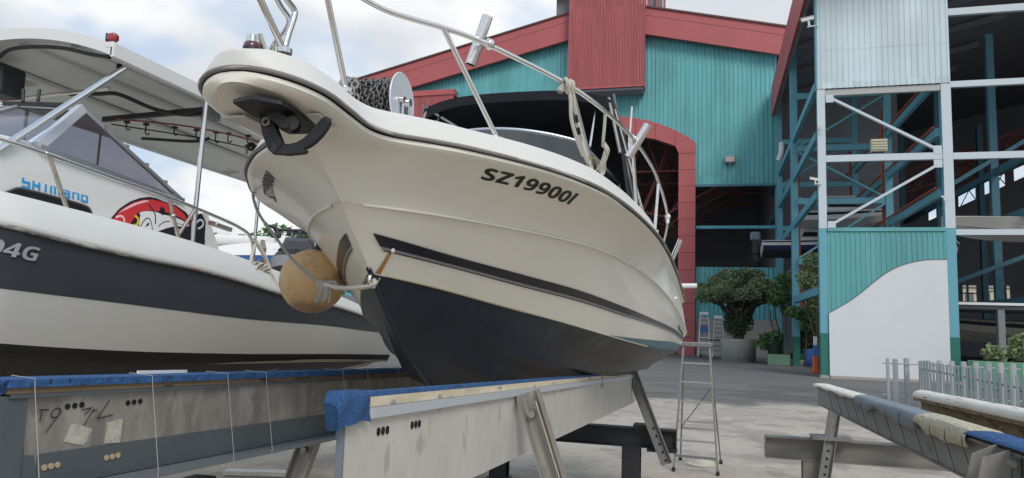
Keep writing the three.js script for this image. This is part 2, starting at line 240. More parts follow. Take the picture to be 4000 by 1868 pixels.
// ---------------------------------------------------------------- gabled shed at the back
{
  const t = thing('gabled_boat_shed', 'large red and teal gabled shed with an arched red doorway, at the back', 'building', [-7.26, 0, -50.5]);
  const P = (n, g, m, l) => { g.translate(7.26, 0, 50.5); return part(t, n, g, m, l); };
  const roof = (x) => 24.72 - 0.237 * Math.abs(x + 7.3);
  const archOut = (x) => 16.4 - (10.1 - Math.sqrt(Math.max(0, 10.1 * 10.1 - (x + 7.26) ** 2)));
  const under = (x) => roof(x) - 1.75;
  P('cladding', ribbed(-1.17, 4.1, () => 11.44, under, -50.5, 0.29, 0.07), M.teal);
  P('cladding', ribbed(-13.35, -1.17, (x) => archOut(x) - 0.3, under, -50.5, 0.29, 0.07), M.teal);
  P('cladding', ribbed(-28, -13.35, () => 0, under, -50.5, 0.29, 0.07), M.teal);
  P('cladding', ribbed(-1.12, 4.05, () => 2.47, () => 5.86, -50.5, 0.29, 0.07), M.teal, 'low teal cladding over the concrete base');
  P('base_wall', bx(-1.12, 4.05, 0, 2.46, -50.8, -50.46), M.concrete);
  P('lintel_beam', bx(-1.14, 4.1, 11.3, 11.46, -50.62, -50.36), M.tealDeep);
  P('beam', bx(-1.14, 4.1, 8.44, 8.64, -50.6, -50.4), std([0.085, 0.36, 0.44], 0.5));
  P('column', bx(3.95, 4.3, 0, 17.5, -50.9, -50.52), M.tealBeam);
  // roof, with deep red barge boards
  for (const s of [-1, 1]) {
    const xe = s < 0 ? -29 : 4.75, f = (x) => roof(x);
    P('barge_board', poly([[-7.3, f(-7.3)], [xe, f(xe)], [xe, f(xe) - 1.95], [-7.3, f(-7.3) - 1.95]], 0.25).translate(0, 0, -50.05), M.redFlat);
    P('roof_trim', poly([[-7.3, f(-7.3) + 0.12], [xe, f(xe) + 0.12], [xe, f(xe) + 0.003], [-7.3, f(-7.3) + 0.003]], 0.4).translate(0, 0, -50.1), std([0.12, 0.06, 0.06], 0.6));
    P('barge_joint', poly([[-7.3, f(-7.3) - 0.52], [xe, f(xe) - 0.52], [xe, f(xe) - 0.57], [-7.3, f(-7.3) - 0.57]], 0.02).translate(0, 0, -49.8), std([0.40, 0.11, 0.12], 0.6));
    P('roof_slope', poly([[-7.3, f(-7.3)], [xe, f(xe)], [xe, f(xe) - 0.22], [-7.3, f(-7.3) - 0.22]], 29.5).translate(0, 0, -79.6), M.darkIn);
  }
  P('gable_bay', ribbed(-9.92, -4.6, () => 18.14, () => 27.5, -49.05, 0.2, 0.06), M.red);
  P('gable_bay_side', bx(-4.66, -4.6, 18.14, 27.5, -50.4, -49.06), M.red); P('gable_bay_side', bx(-9.92, -9.86, 18.14, 27.5, -50.4, -49.06), M.red);
  P('gable_bay_soffit', bx(-9.85, -4.67, 17.95, 18.1, -50.4, -49.1), M.darkIn);
  P('gable_bay_edge', bx(-9.97, -4.55, 18.1, 18.22, -49.03, -48.96), M.redFlat);
  P('roof_monitor', bx(-4.55, -3.55, 23.9, 27, -51.6, -50.4), M.darkMid);
  for (const x of [-3.95, -3.42, -4.5]) P('monitor_frame', bx(x, x + 0.16, 23.7, 27, -50.38, -50.2), M.redFlat);
  P('monitor_louvre', bx(-11.1, -9.95, 24.2, 27, -50.9, -50.2), M.darkMid);
  P('monitor_eave', bx(-12.4, -9.95, 25.5, 27, -50.15, -49.6), M.redFlat);
  P('side_canopy', ribbed(-23, -18.6, () => 14.5, () => 18.8, -49.6, 0.2, 0.06), M.red); P('side_canopy_cap', bx(-23, -18.55, 18.45, 18.85, -50.4, -49.5), M.redFlat);
  // arch of red cladding panels, each its own piece
  const arch = (x, R, top) => top - (R - Math.sqrt(R * R - (x + 7.26) ** 2));
  const xs = []; for (let i = 0; i <= 9; i++) xs.push(-13.35 + (12.18 * i) / 9);
  for (let i = 0; i < 9; i++) {
    const a = xs[i] + 0.012, b = xs[i + 1] - 0.012, A = Math.max(-12.28, Math.min(-2.28, a)), B = Math.max(-12.28, Math.min(-2.28, b));
    const pts = [[a, archOut(a)], [(a + b) / 2, archOut((a + b) / 2)], [b, archOut(b)]];
    if (i === 8) pts.push([b, 13.6], [-2.28, 13.6]); if (i === 0) pts.push([-12.28, 13.6], [a, 13.6]); 
    if (i === 0) pts.splice(3, 0, [B, arch(B, 11.5, 15.15)]); else if (i === 8) pts.push([A, arch(A, 11.5, 15.15)]); else pts.push([B, arch(B, 11.5, 15.15)], [A, arch(A, 11.5, 15.15)]);
    P('cladding_panel', poly(pts, 0.6, 'z').translate(0, 0, -50.7), M.redFlat);
  }
  const step = 13.58 / 12;
  for (let i = 0; i < 12; i++) for (const s of [0, 1]) P('cladding_panel', bx(s ? -13.35 : -2.28, s ? -12.28 : -1.17, i * step + 0.012, (i + 1) * step - 0.012, -50.7, -50.1 - 0.008 * (i % 2)), M.redFlat);
  P('arch_core', bx(-2.2, -1.25, 0, 13.5, -50.68, -50.2), std([0.16, 0.05, 0.055], 0.8));
  P('opening_reveal', bx(-2.3, -1.2, 0, 13.5, -51.1, -50.72), M.redFlat);
  { const m = textPlate(1, 0.62, (g, w, h) => { g.fillStyle = '#e8a21c'; g.font = `bold ${h * 0.4}px sans-serif`; g.textAlign = 'center'; g.fillText('NO', w / 2, h * 0.42); g.fillText('ENTRY', w / 2, h * 0.86); }, 128);
    const g = new THREE.PlaneGeometry(0.86, 0.53); g.translate(-1.8, 1.42, -50.08); P('painted_sign', g, decal(m)); }
  // dim interior with red roof trusses
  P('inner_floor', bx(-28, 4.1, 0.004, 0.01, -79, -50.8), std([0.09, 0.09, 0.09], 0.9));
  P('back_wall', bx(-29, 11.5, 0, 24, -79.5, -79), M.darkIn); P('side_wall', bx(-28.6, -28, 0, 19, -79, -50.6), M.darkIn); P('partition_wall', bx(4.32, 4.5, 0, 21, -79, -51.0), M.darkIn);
  for (let k = 0; k < 4; k++) {
    const z = -55 - k * 5, a = [];
    a.push(bar([-14, 13.4, z], [4, 13.4, z], 0.14, 0.14), bar([-14, 16.4, z], [4, 16.4, z], 0.14, 0.14));
    for (let i = 0; i < 9; i++) { const x = -14 + i * 2; a.push(bar([x, 13.4, z], [x + 1, 16.4, z], 0.1, 0.1), bar([x + 1, 16.4, z], [x + 2, 13.4, z], 0.1, 0.1)); }
    a.push(bar([-5.5, 9.5, z], [-3.2, 15.5, z - 1], 0.22, 0.22), bar([-3.6, 10, z], [2, 13.2, z], 0.1, 0.1), bar([-6, 10.6, z], [-3, 9.8, z], 0.1, 0.1), bar([-3.6, 9.6, z], [-2.2, 11.4, z], 0.08, 0.08));
    P('roof_truss', merge(a), M.rustTruss);
  }
  // lamp on the teal wall
  const l = thing('wall_lamp', 'small grey box lamp high on the teal cladding right of the arch', 'lamp', [1.08, 13.1, -50.36]);
  part(l, 'housing', rbox(0.72, 0.5, 0.3, 0.06, 0, 0, 0.08), M.galv); part(l, 'glass', bx(-0.28, 0.28, -0.17, 0.17, 0.23, 0.25), std([0.5, 0.5, 0.46], 0.3)); part(l, 'bracket', bx(-0.06, 0.06, -0.35, -0.2, -0.07, 0.2), M.galvDark);
}

// ---------------------------------------------------------------- open steel storage shed on the right
{
  const t = thing('boat_storage_shed', 'tall open steel shed with pale ribbed panel and teal frame, on the right', 'building', [4.16, 0, -31.5]);
  const P = (n, g, m, l) => { g.translate(-4.16, 0, 31.5); return part(t, n, g, m, l); };
  const zf = -31.5;
  for (const [x0, x1] of [[4.12, 4.42], [8.68, 9.03]]) {
    P('column', merge([bx(x0, x1, 1.75, 5.93, zf - 0.4, zf), bx(x0 + 0.02, x1 - 0.02, 5.93, 19, zf - 0.4, zf - 0.03)]), M.tealBeam);
    P('column_cover', bx(x0, x1, 5.94, x0 > 5 ? 19 : 11.75, zf - 0.02, zf + 0.01), M.pale);
    P('column_base', bx(x0 - 0.004, x1 + 0.004, 0.1, 1.75, zf - 0.41, zf + 0.004), M.green); P('plinth', bx(x0 - 0.02, x1 + 0.03, 0, 0.1, zf - 0.45, zf + 0.03), M.concrete);
  }
  for (const [a, b, d] of [[11.74, 13.42, 0], [13.36, 15.05, 0.007], [14.99, 16.7, 0.0], [16.64, 20, 0.007]]) P('cladding_sheet', ribbed(4.15, 9.02, () => a, () => b, zf + 0.03 + d, 0.215, 0.02, 2), M.paleSheet);
  P('cladding_flashing', bx(4.09, 4.14, 11.72, 20, zf - 0.35, zf + 0.08), M.tealBeam);
  P('beam', bx(4.43, 8.67, 11.46, 11.71, zf - 0.2, zf - 0.02), std([0.42, 0.43, 0.42], 0.6));
  P('beam', bx(4.43, 8.67, 8.68, 8.95, zf - 0.22, zf - 0.01), M.pale);
  P('beam', bx(4.43, 8.67, 5.82, 5.97, zf - 0.2, zf + 0.06), M.greenSheet);
  for (const [a, b] of [[14.52, 14.80], [11.56, 11.80], [8.66, 8.92], [5.68, 5.90]]) P('beam', bx(9.04, 19.5, a, b, zf - 0.2, zf - 0.01), M.pale);
  P('column', bx(19.5, 19.9, 0, 19, zf - 0.4, zf), M.pale);
  P('brace', bar([4.5, 11.44, zf - 0.09], [8.66, 8.98, zf - 0.09], 0.1, 0.17, [0, 0, 1]), M.pale); P('brace', bar([4.5, 6.05, zf - 0.09], [8.66, 8.56, zf - 0.09], 0.1, 0.17, [0, 0, 1]), M.pale);
  for (const [x, y] of [[8.5, 9.06], [8.5, 8.5], [4.6, 11.32], [4.6, 6.08]]) P('gusset_plate', bx(x - 0.15, x + 0.15, y - 0.16, y + 0.16, zf - 0.02, zf + 0.002), M.pale);
  const cx = [4.41, 4.78, 5.22, 5.65, 6.09, 6.52, 6.95, 7.37, 7.93, 8.66], cy = [2.53, 2.76, 3.05, 3.40, 3.80, 4.15, 4.40, 4.56, 4.68, 4.71], cv = (x) => cub(cx, cy, clamp(x, 4.41, 8.66));
  P('ribbed_infill', ribbed(4.43, 8.67, (x) => cv(x) - 0.1, () => 5.81, zf + 0.0, 0.185, 0.024), M.greenSheet);
  { const o = []; for (let i = 0; i <= 30; i++) { const x = 4.43 + (4.24 * i) / 30; o.push([x, cv(x)]); } P('white_panel', poly([[4.43, 0.1], ...o, [8.67, 0.1]], 0.06).translate(0, 0, zf + 0.02), M.whiteWall);
    P('panel_edge', tube(o.map(([x, y]) => [x, y + 0.012, zf + 0.085]), 0.016, 60, 6), std([0.12, 0.16, 0.13], 0.7)); }
  P('kerb', bx(4.45, 8.66, 0, 0.095, zf - 0.1, zf + 0.1), M.concrete);
  // inner frames
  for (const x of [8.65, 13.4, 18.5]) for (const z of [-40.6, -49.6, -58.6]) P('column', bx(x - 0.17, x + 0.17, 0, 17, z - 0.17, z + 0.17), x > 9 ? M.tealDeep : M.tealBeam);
  for (const [z, h] of [[-41.0, 17.6], [-49.9, 17.4]]) { P('column', bx(4.0, 4.34, 1.5, h, z - 0.2, z + 0.2), M.tealBeam); P('column_base', bx(3.99, 4.35, 0, 1.5, z - 0.21, z + 0.21), M.green); }
  for (const x of [4.16, 8.65, 13.4]) for (const y of [12.0, 9.87, 7.4, 3.45]) {
    if (x === 13.4 && y > 11) continue;
    const zn = x === 8.65 || x === 4.16 ? -31.95 : -33;
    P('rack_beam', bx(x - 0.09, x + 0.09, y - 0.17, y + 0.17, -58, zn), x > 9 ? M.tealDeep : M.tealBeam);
    if (x === 8.65 && y > 5) P('rack_pipe', rod([8.5, y + 0.21, -58], [8.5, y + 0.21, -32], 0.045), M.redPipe);
  }
  for (const z of [-40.6, -49.6]) {
    const zz = z > -45 ? 0 : -0.25;
    for (const y of [14.25, 11.4, 8.57, 5.4]) P('beam', bx(4.3, 8.5, y + zz - 0.16, y + zz + 0.16, z - 0.1, z + 0.1), M.tealBeam);
    for (const [a, b] of [[[4.35, 11.5], [8.45, 14.05]], [[4.35, 11.2], [8.45, 8.75]], [[4.35, 5.6], [8.45, 8.4]]]) P('brace', bar([a[0], a[1] + zz, z + 0.02], [b[0], b[1] + zz, z + 0.02], 0.1, 0.17, [0, 0, 1]), M.tealBeam);
  }
  for (const z of [-41.2, -50.3]) P('riser_pipe', rod([8.42, 0, z + 0.4], [8.42, 13.4, z + 0.4], 0.07), M.redPipe);
  P('riser_pipe', rod([4.42, 0, -41.3], [4.42, 11, -41.3], 0.06), M.redPipe);
  P('vent_duct', tube([[4.1, 13.4, -47.2], [4.05, 12.7, -47.2], [3.9, 12.3, -47.3]], 0.16, 20), M.white);
  // roof with red eave fascia running back along the left side
  const roofY = (x) => 17.75 + 0.24 * (x - 3.8);
  P('fascia', hexa([[3.72, 17.85, -29], [3.84, 17.85, -29], [3.84, 17.85, -50], [3.72, 17.85, -50]], [[3.72, 15.85, -29], [3.84, 15.85, -29], [3.84, 15.85, -50], [3.72, 15.85, -50]]), M.redFlat);
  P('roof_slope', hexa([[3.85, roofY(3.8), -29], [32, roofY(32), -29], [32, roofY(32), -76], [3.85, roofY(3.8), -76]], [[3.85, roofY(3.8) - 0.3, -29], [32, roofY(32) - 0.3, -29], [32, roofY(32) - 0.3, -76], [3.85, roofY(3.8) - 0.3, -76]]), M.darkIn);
  P('eave_gutter', bx(3.86, 4.0, 15.9, 16.4, -50, -29.2), M.darkIn);
  for (let i = 0; i < 6; i++) P('rafter', bar([3.9, 17.1, -32.5 - i * 4.4], [16, 20.0, -32.5 - i * 4.4], 0.16, 0.36), M.darkMid);
  P('side_wall', bx(32, 32.3, 0, 24, -76, -30), M.darkIn);
  P('inner_floor', bx(4.6, 32, 0.004, 0.012, -76, -32.2), std([0.07, 0.07, 0.07], 0.9));
  P('partition_wall', bx(4.51, 11.5, 0, 19, -52.2, -51.9), M.darkIn); P('partition_wall', bx(11.5, 11.7, 0, 19, -76, -51.9), M.darkIn);
  // back wall with a slanting clerestory and a few window openings left in it
  const zb = -75, lo = (x) => 12.34 + 0.505 * (x - 19.25), hi = (x) => 13.45 + 0.50 * (x - 19.25);
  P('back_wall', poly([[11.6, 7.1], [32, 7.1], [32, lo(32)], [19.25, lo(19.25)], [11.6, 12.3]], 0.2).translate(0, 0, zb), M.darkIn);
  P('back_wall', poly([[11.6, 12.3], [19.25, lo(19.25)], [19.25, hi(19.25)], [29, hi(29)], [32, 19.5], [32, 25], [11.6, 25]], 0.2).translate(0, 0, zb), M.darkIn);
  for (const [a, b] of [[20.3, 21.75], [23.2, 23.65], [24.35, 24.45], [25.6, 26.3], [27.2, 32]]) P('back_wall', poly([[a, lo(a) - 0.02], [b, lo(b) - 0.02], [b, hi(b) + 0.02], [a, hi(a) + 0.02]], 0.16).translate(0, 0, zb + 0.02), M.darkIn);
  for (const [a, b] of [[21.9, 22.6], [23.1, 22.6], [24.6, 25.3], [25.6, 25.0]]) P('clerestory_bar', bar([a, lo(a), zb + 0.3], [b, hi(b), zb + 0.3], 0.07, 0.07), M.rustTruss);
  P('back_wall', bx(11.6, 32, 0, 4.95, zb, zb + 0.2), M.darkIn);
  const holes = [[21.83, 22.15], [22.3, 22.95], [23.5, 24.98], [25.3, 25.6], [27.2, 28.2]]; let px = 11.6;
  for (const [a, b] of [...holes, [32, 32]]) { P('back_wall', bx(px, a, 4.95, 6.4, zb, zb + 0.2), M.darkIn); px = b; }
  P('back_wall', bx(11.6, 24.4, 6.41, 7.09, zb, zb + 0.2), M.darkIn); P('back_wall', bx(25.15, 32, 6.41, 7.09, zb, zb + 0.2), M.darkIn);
  P('window_bar', bar([23.4, 5.75, zb + 0.3], [25.1, 6.05, zb + 0.3], 0.08, 0.1), M.darkMid); P('window_bar', bx(21.6, 23, 5.62, 5.72, zb + 0.3, zb + 0.4), M.darkMid);
  for (let k = 0; k < 3; k++) { const a = []; const z = -60 - k * 5; a.push(bar([12, 11.6, z], [32, 19.3, z], 0.14, 0.14), bar([12, 13.2, z], [32, 20.9, z], 0.14, 0.14)); for (let i = 0; i < 14; i++) { const x = 12 + i * 1.4, y = 11.6 + 0.385 * (x - 12); a.push(bar([x, y, z], [x + 0.7, y + 1.87, z], 0.08, 0.08), bar([x + 0.7, y + 1.87, z], [x + 1.4, y + 0.54, z], 0.08, 0.08)); } P('roof_truss', merge(a), M.rustTruss); }
  P('shelf_beam', bx(9.05, 18, 3.06, 3.16, -33.2, -33), M.white); P('shelf_deck', bx(9.05, 18, 2.9, 3.05, -38, -33.2), M.darkMid);
  for (const x of [11.0, 14.5]) P('shelf_post', bx(x - 0.12, x + 0.12, 0, 2.9, -33.4, -33.16), M.darkMid);
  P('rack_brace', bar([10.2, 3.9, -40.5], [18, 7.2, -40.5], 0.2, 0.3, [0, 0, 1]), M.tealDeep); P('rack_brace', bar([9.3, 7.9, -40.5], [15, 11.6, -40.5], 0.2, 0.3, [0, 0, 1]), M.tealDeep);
}
// things fixed to the shed front
function cctv(label, x, y, z, len, yaw, tilt, g) {
  const c = thing('security_camera', label, 'security camera', [x, y, z], g);
  const b = new THREE.Group(); 
  const h = rbox(len, len * 0.26, len * 0.3, len * 0.04); h.rotateZ(tilt).rotateY(yaw); part(c, 'housing', h, M.white);
  const sh = bx(-len * 0.56, len * 0.5, len * 0.14, len * 0.17, -len * 0.18, len * 0.18); sh.rotateZ(tilt).rotateY(yaw); part(c, 'sun_shield', sh, M.white);
  const l = new THREE.CylinderGeometry(len * 0.1, len * 0.1, len * 0.06, 14); l.rotateZ(Math.PI / 2); l.translate(-len * 0.52, 0, 0); l.rotateZ(tilt).rotateY(yaw); part(c, 'lens', l, M.blackPlastic);
  part(c, 'bracket', merge([rod([len * 0.08, -len * 0.1, 0], [len * 0.16, -len * 0.55, 0], len * 0.09), rod([0, -len * 0.62, 0], [len * 0.75, -len * 0.56, 0], len * 0.06), box(len * 0.1, len * 0.25, len * 0.25, len * 0.75, -len * 0.56, 0)]), M.white); return c;
}
cctv('white security camera high on a bracket beside the pale ribbed panel', 3.78, 14.75, -31.45, 0.52, 0.1, 0.22, 'security cameras on the steel shed');
cctv('small security camera halfway up the left pale column, above the other small one', 4.2, 10.15, -31.3, 0.24, 0.3, 0.0, 'security cameras on the steel shed');
cctv('small white security camera strapped to the left column below the cross beam', 3.95, 7.95, -31.4, 0.34, 0.1, -0.2, 'security cameras on the steel shed');
cctv('small dark bracketed security camera on the inner edge of the right column', 8.6, 7.15, -31.35, 0.22, 0.4, 0.1, 'security cameras on the steel shed');
{
  const f = thing('floodlight', 'beige louvred floodlight standing on the pale cross beam of the shed', 'floodlight', [6.42, 8.96, -31.62]);
  part(f, 'housing', rbox(0.62, 0.52, 0.18, 0.03, 0, 0.36, 0), std([0.40, 0.37, 0.28], 0.6)); part(f, 'bracket', merge([bx(-0.3, -0.26, 0, 0.3, -0.03, 0.03), bx(0.26, 0.3, 0, 0.3, -0.03, 0.03), bx(-0.3, 0.3, 0, 0.03, -0.03, 0.03)]), M.galvDark);
  for (let i = 0; i < 4; i++) part(f, 'lamp_bar', bx(-0.26, 0.26, 0.185 + i * 0.11, 0.235 + i * 0.11, 0.092, 0.12), std([0.55, 0.52, 0.40], 0.4));
}

// ---------------------------------------------------------------- the white cabin boat on the near rack
// boat frame: x to port, y up, -z aft; s = metres aft of the pulpit tip
const BX = -1.43, BZ = -1.725;
const bkn = [0, .12, .3, .5, .75, .95, 1.15, 1.35, 1.6, 2.0, 2.6, 3.3, 4.2, 5.2, 6.5];
const bBr = [0, .075, .219, .224, .272, .479, .653, .785, .917, 1.02, 1.122, 1.152, 1.155, 1.146, 1.131];
const bYr = [2.470, 2.530, 2.521, 2.499, 2.492, 2.482, 2.468, 2.456, 2.432, 2.396, 2.327, 2.274, 2.227, 2.173, 2.089];
const sTip = 0.137;   // rounded pulpit tip
const tipB = (s) => { const q = s - sTip; return q <= 0 ? 0 : 0.228 * Math.pow(1 - (1 - clamp(q / 0.248)) ** 2, 0.476) + 1.244 * Math.max(0, q - 0.45) ** 2; };
const tipY = (s) => { const q = Math.max(0, s - sTip); return 2.549 - 0.016 * (1 - Math.exp(-q / 0.08)) - 0.089 * q; };
const sB = (s) => s < 0.6 ? tipB(s) : mix(tipB(s), smo((q) => cub(bkn, bBr, q), s, 0.8), sstep(0.6, 0.85, s));
const sY = (s) => s < 0.55 ? tipY(s) : mix(tipY(s), smo((q) => cub(bkn, bYr, q), s, 0.6), sstep(0.55, 0.85, s));
const kS = [0.5, 0.58, 0.64, 0.691, 0.781, 0.862, 0.953, 1.076, 1.164, 1.238, 1.302, 1.453, 1.504, 1.896, 2.1, 2.5, 3.2, 4, 5.2, 6.5];
const kY = [2.466, 2.448, 2.42, 2.388, 2.317, 2.253, 2.172, 2.067, 1.988, 1.928, 1.862, 1.739, 1.701, 1.466, 1.37, 1.28, 1.235, 1.205, 1.15, 1.09];
const keelY = (s) => s < 0.5 ? sY(s) - 0.033 : cub(kS, kY, s);
const chS = [1.164, 1.4, 1.8, 2.4, 3.2, 4.3, 6.5], chB = [0, .147, .357, .621, .843, .973, 1.036], chY = [1.988, 1.953, 1.886, 1.795, 1.698, 1.618, 1.539];
const knS = [.842, 1.1, 1.5, 2.0, 2.8, 4.2, 6.5], knB = [0, .241, .519, .767, .969, 1.129, 1.146].map((v, i) => i > 4 ? v - 0.012 : v), knY = [2.252, 2.248, 2.236, 2.218, 2.162, 1.998, 1.745];
const smo = (f, s, w) => { const k = Math.min(w, Math.max(0, (s - 1.9) * 0.4)); if (k < 0.02) return f(s); let t = 0; for (let i = -4; i <= 4; i++) t += f(clamp(s + k * i / 4, 0, 6.5 + k)); return t / 9; };
const chine = (s) => s <= chS[0] ? [0, keelY(s)] : [Math.max(0, smo((q) => cub(chS, chB, q), s, 0.7)), smo((q) => cub(chS, chY, q), s, 0.7)];
const knuck = (s) => s <= knS[0] ? [0, keelY(s)] : [Math.max(0, smo((q) => cub(knS, knB, q), s, 0.9)), smo((q) => cub(knS, knY, q), s, 0.7)];
// point on the topside: f 0..1 chine to knuckle, 1..2 knuckle to the lip below the rubbing strake
function hullPt(s, f) {
  if (f <= 1) { const a = chine(s), b = knuck(s); const bow = 0.012 * Math.sin(Math.PI * f) * clamp((s - 1.3) / 1.5); return [mix(a[0], b[0], f) + bow + (f > 0.965 ? 0.013 * clamp((s - knS[0]) * 4) : 0), mix(a[1], b[1], f)]; }
  const t = f - 1, k = knuck(s), bs = sB(s), ld = mix(0.045, 0.03, clamp((s - 0.8) / 0.5)), lx = Math.min(0.05, bs * 0.4) * mix(1, 0.7, clamp((s - 0.8) / 0.6)), e = [bs - lx, sY(s) - ld];
  const c = [k[0] + 0.35 * (e[0] - k[0]), k[1] + 0.6 * (e[1] - k[1])];
  return [k[0] * (1 - t) ** 2 + 2 * c[0] * t * (1 - t) + e[0] * t * t, k[1] * (1 - t) ** 2 + 2 * c[1] * t * (1 - t) + e[1] * t * t];
}
const sSamp = []; { let s = sTip; while (s < 6.5) { sSamp.push(s); s += s < 0.2 ? 0.004 : s < 0.3 ? 0.01 : s < 2.2 ? 0.022 : 0.06; } sSamp.push(6.5); }
// sheet over the topsides between two rows f0(s), f1(s), pushed out by off
function skin(side, s0, s1, fr, off = 0, step = 0.03) {
  const n = Math.max(2, Math.ceil((s1 - s0) / step)), rows = [], uv = [];
  for (let j = 0; j < fr.length; j++) {
    const r = [], u = [];
    for (let i = 0; i <= n; i++) { const s = mix(s0, s1, i / n), f = typeof fr[j] === 'function' ? fr[j](s) : fr[j], p = hullPt(s, f), q = hullPt(s, Math.min(2, f + 0.03)), p2 = hullPt(s + 0.02, f);
      const tv = V(q[0] - p[0], q[1] - p[1], 0), ts = V(p2[0] - p[0], p2[1] - p[1], -0.02), nn = new THREE.Vector3().crossVectors(ts, tv); if (nn.lengthSq() < 1e-12) nn.set(1, 0, 0); nn.normalize(); if (nn.x < 0) nn.negate();
      r.push([side * (p[0] + nn.x * off), p[1] + nn.y * off, -s + nn.z * off]); u.push([i / n, 1 - j / (fr.length - 1)]); }
    rows.push(r); uv.push(u);
  }
  return loft(rows, uv, side > 0);
}
const boat = thing('cabin_boat', 'large white cabin boat with black bottom and pulpit, lettered SZ19900I, on the centre rack', 'boat', [BX, 0, BZ]);
{
  const fr = []; for (let i = 0; i <= 8; i++) fr.push(i / 8 * 0.955); fr.push(0.985, 1.0001); for (let i = 1; i <= 12; i++) fr.push(1 + i / 12);
  const hullSide = (side) => {
    const rows = fr.map((f) => sSamp.map((s) => { const p = hullPt(s, f); return [side * p[0], p[1], -s]; }));
    // lip below the strake
    for (const [dx, dy] of [[0.022, -0.036], [0.008, -0.026], [0.008, -0.012]]) rows.push(sSamp.map((s) => { const b = sB(s), k = Math.min(1, b / 0.1), g = mix(1, 0.75, clamp((s - 0.8) / 0.5)); return [side * (b - dx * k), sY(s) + dy * g, -s]; }));
    return loft(rows, rows.map((r) => r.map((q) => [-q[2], q[1]])), side > 0);
  };
  part(boat, 'hull', toCreasedNormals(merge([hullSide(1), hullSide(-1)]), 0.5), M.gel);
  // bottom with two running strakes
  const sb = sSamp.filter((s) => s >= 1.12); const tt = []; for (let j = 0; j <= 24; j++) tt.push(j / 24);
  const botSide = (side) => {
    const rows = tt.map((t) => sb.map((s) => { const c = chine(s), k = keelY(s), w = c[0]; const kn = clamp((s - 1.3) * 1.4), tg = mix(t, t < 0.46 ? t * 0.80 : 0.368 + (t - 0.46) * 1.1704, kn); let y = mix(k, c[1], tg) - 0.03 * Math.sin(Math.PI * t) * clamp(w); let b = w * t;
      const g = clamp((s - 1.5) * 1.2); for (const q of [0.46, 0.72]) { const d = (t - q) / 0.085; if (d > -1 && d <= 0) y -= 0.03 * g * (1 + d); } if (t > 0.99) b += 0.018 * g; return [side * b, y, -s]; }));
    return loft(rows, rows.map((r) => r.map((q) => [-q[2], q[1] + q[0] * 0.4])), side > 0);
  };
  part(boat, 'bottom', toCreasedNormals(merge([botSide(1), botSide(-1)]), 0.35), M.antifoul);
  part(boat, 'keel_strip', tube(sb.filter((s, i) => i % 3 === 0).map((s) => [0, keelY(s) - 0.002, -s]), 0.012, 90, 6), M.antifoul);
  // lower edge of the white topsides, and the weathered band of paint above the chine aft
  for (const side of [1, -1]) {
    part(boat, 'chine_edge', tube(sb.filter((s, i) => s > 1.2 && s < 4 && i % 2 === 0).map((s) => { const c = chine(s); return [side * (c[0] + 0.008), c[1] + 0.004, -s]; }), 0.006, 80, 6), std([0.46, 0.42, 0.31], 0.7));
    part(boat, 'boot_top', skin(side, 2.75, 6.5, [0.002, (s) => 0.002 + (clamp((s - 2.75) / 2.2) * 0.26) / 2, (s) => 0.002 + clamp((s - 2.75) / 2.2) * 0.26 + 0.1 * clamp((s - 4.9) / 1.6)], 0.004), M.faded);
    const yt = (s) => cub([1.035, 1.2, 1.39, 1.74, 2.31, 2.875, 3.63, 5.2, 6.5], [2.15, 2.12, 2.09, 2.045, 1.984, 1.924, 1.862, 1.77, 1.69], s), yb = (s) => cub([1.035, 1.11, 1.26, 1.45, 1.81, 2.37, 2.94, 3.73, 5.56, 6.5], [2.095, 2.085, 2.064, 2.037, 1.987, 1.926, 1.868, 1.815, 1.715, 1.655], s);
    const fy = (y) => (s) => { const a = chine(s)[1], b = knuck(s)[1]; return clamp((y(s) - a) / (b - a), 0.02, 0.94); };
    const q = (k) => (s) => mix(yb(s), yt(s), k);
    const cutStart = (k) => mix(1.125, 1.035, k);
    const strip = (k0, k1, off) => { const n = 130, rows = [[], []]; for (let i = 0; i <= n; i++) for (const [j, k] of [[0, k0], [1, k1]]) { const s = mix(cutStart(k), 6.48, i / n), p = hullPt(s, fy(q(k))(s)); rows[j].push([side * (p[0] + off), p[1] - off * 0.5, -s + off * 0.7]); } return loft(rows, null, side > 0); };
    part(boat, 'hull_stripe', strip(0.30, 1, 0.004), M.navy); part(boat, 'pin_stripe', strip(0.10, 0.27, 0.004), M.greyLine, 'thin grey line below the black stripe'); part(boat, 'pin_stripe', strip(0.0, 0.08, 0.004), M.navy);
  }
  for (const side of [1, -1]) part(boat, 'style_line', tube(sSamp.filter((s, i) => s > 0.868 && i % 3 === 0).map((s) => { const k = hullPt(s, 0.99); return [side * (k[0] - mix(0.0075, 0.001, clamp((s - 1) / 2))), k[1] - 0.002, -s]; }), 0.0065, 120, 6), M.gel);
  // transom
  { const s = 6.5, o = []; for (let j = 0; j <= 8; j++) { const c = chine(s); o.push([c[0] * j / 8, mix(keelY(s), c[1], j / 8)]); } for (let j = 0; j <= 10; j++) o.push(hullPt(s, j / 5)); o.push([sB(s), sY(s) + 0.05]);
    part(boat, 'transom', poly([...o, ...o.slice(1).reverse().map((p) => [-p[0], p[1]])], 0.05).translate(0, 0, -6.5), M.gel); }
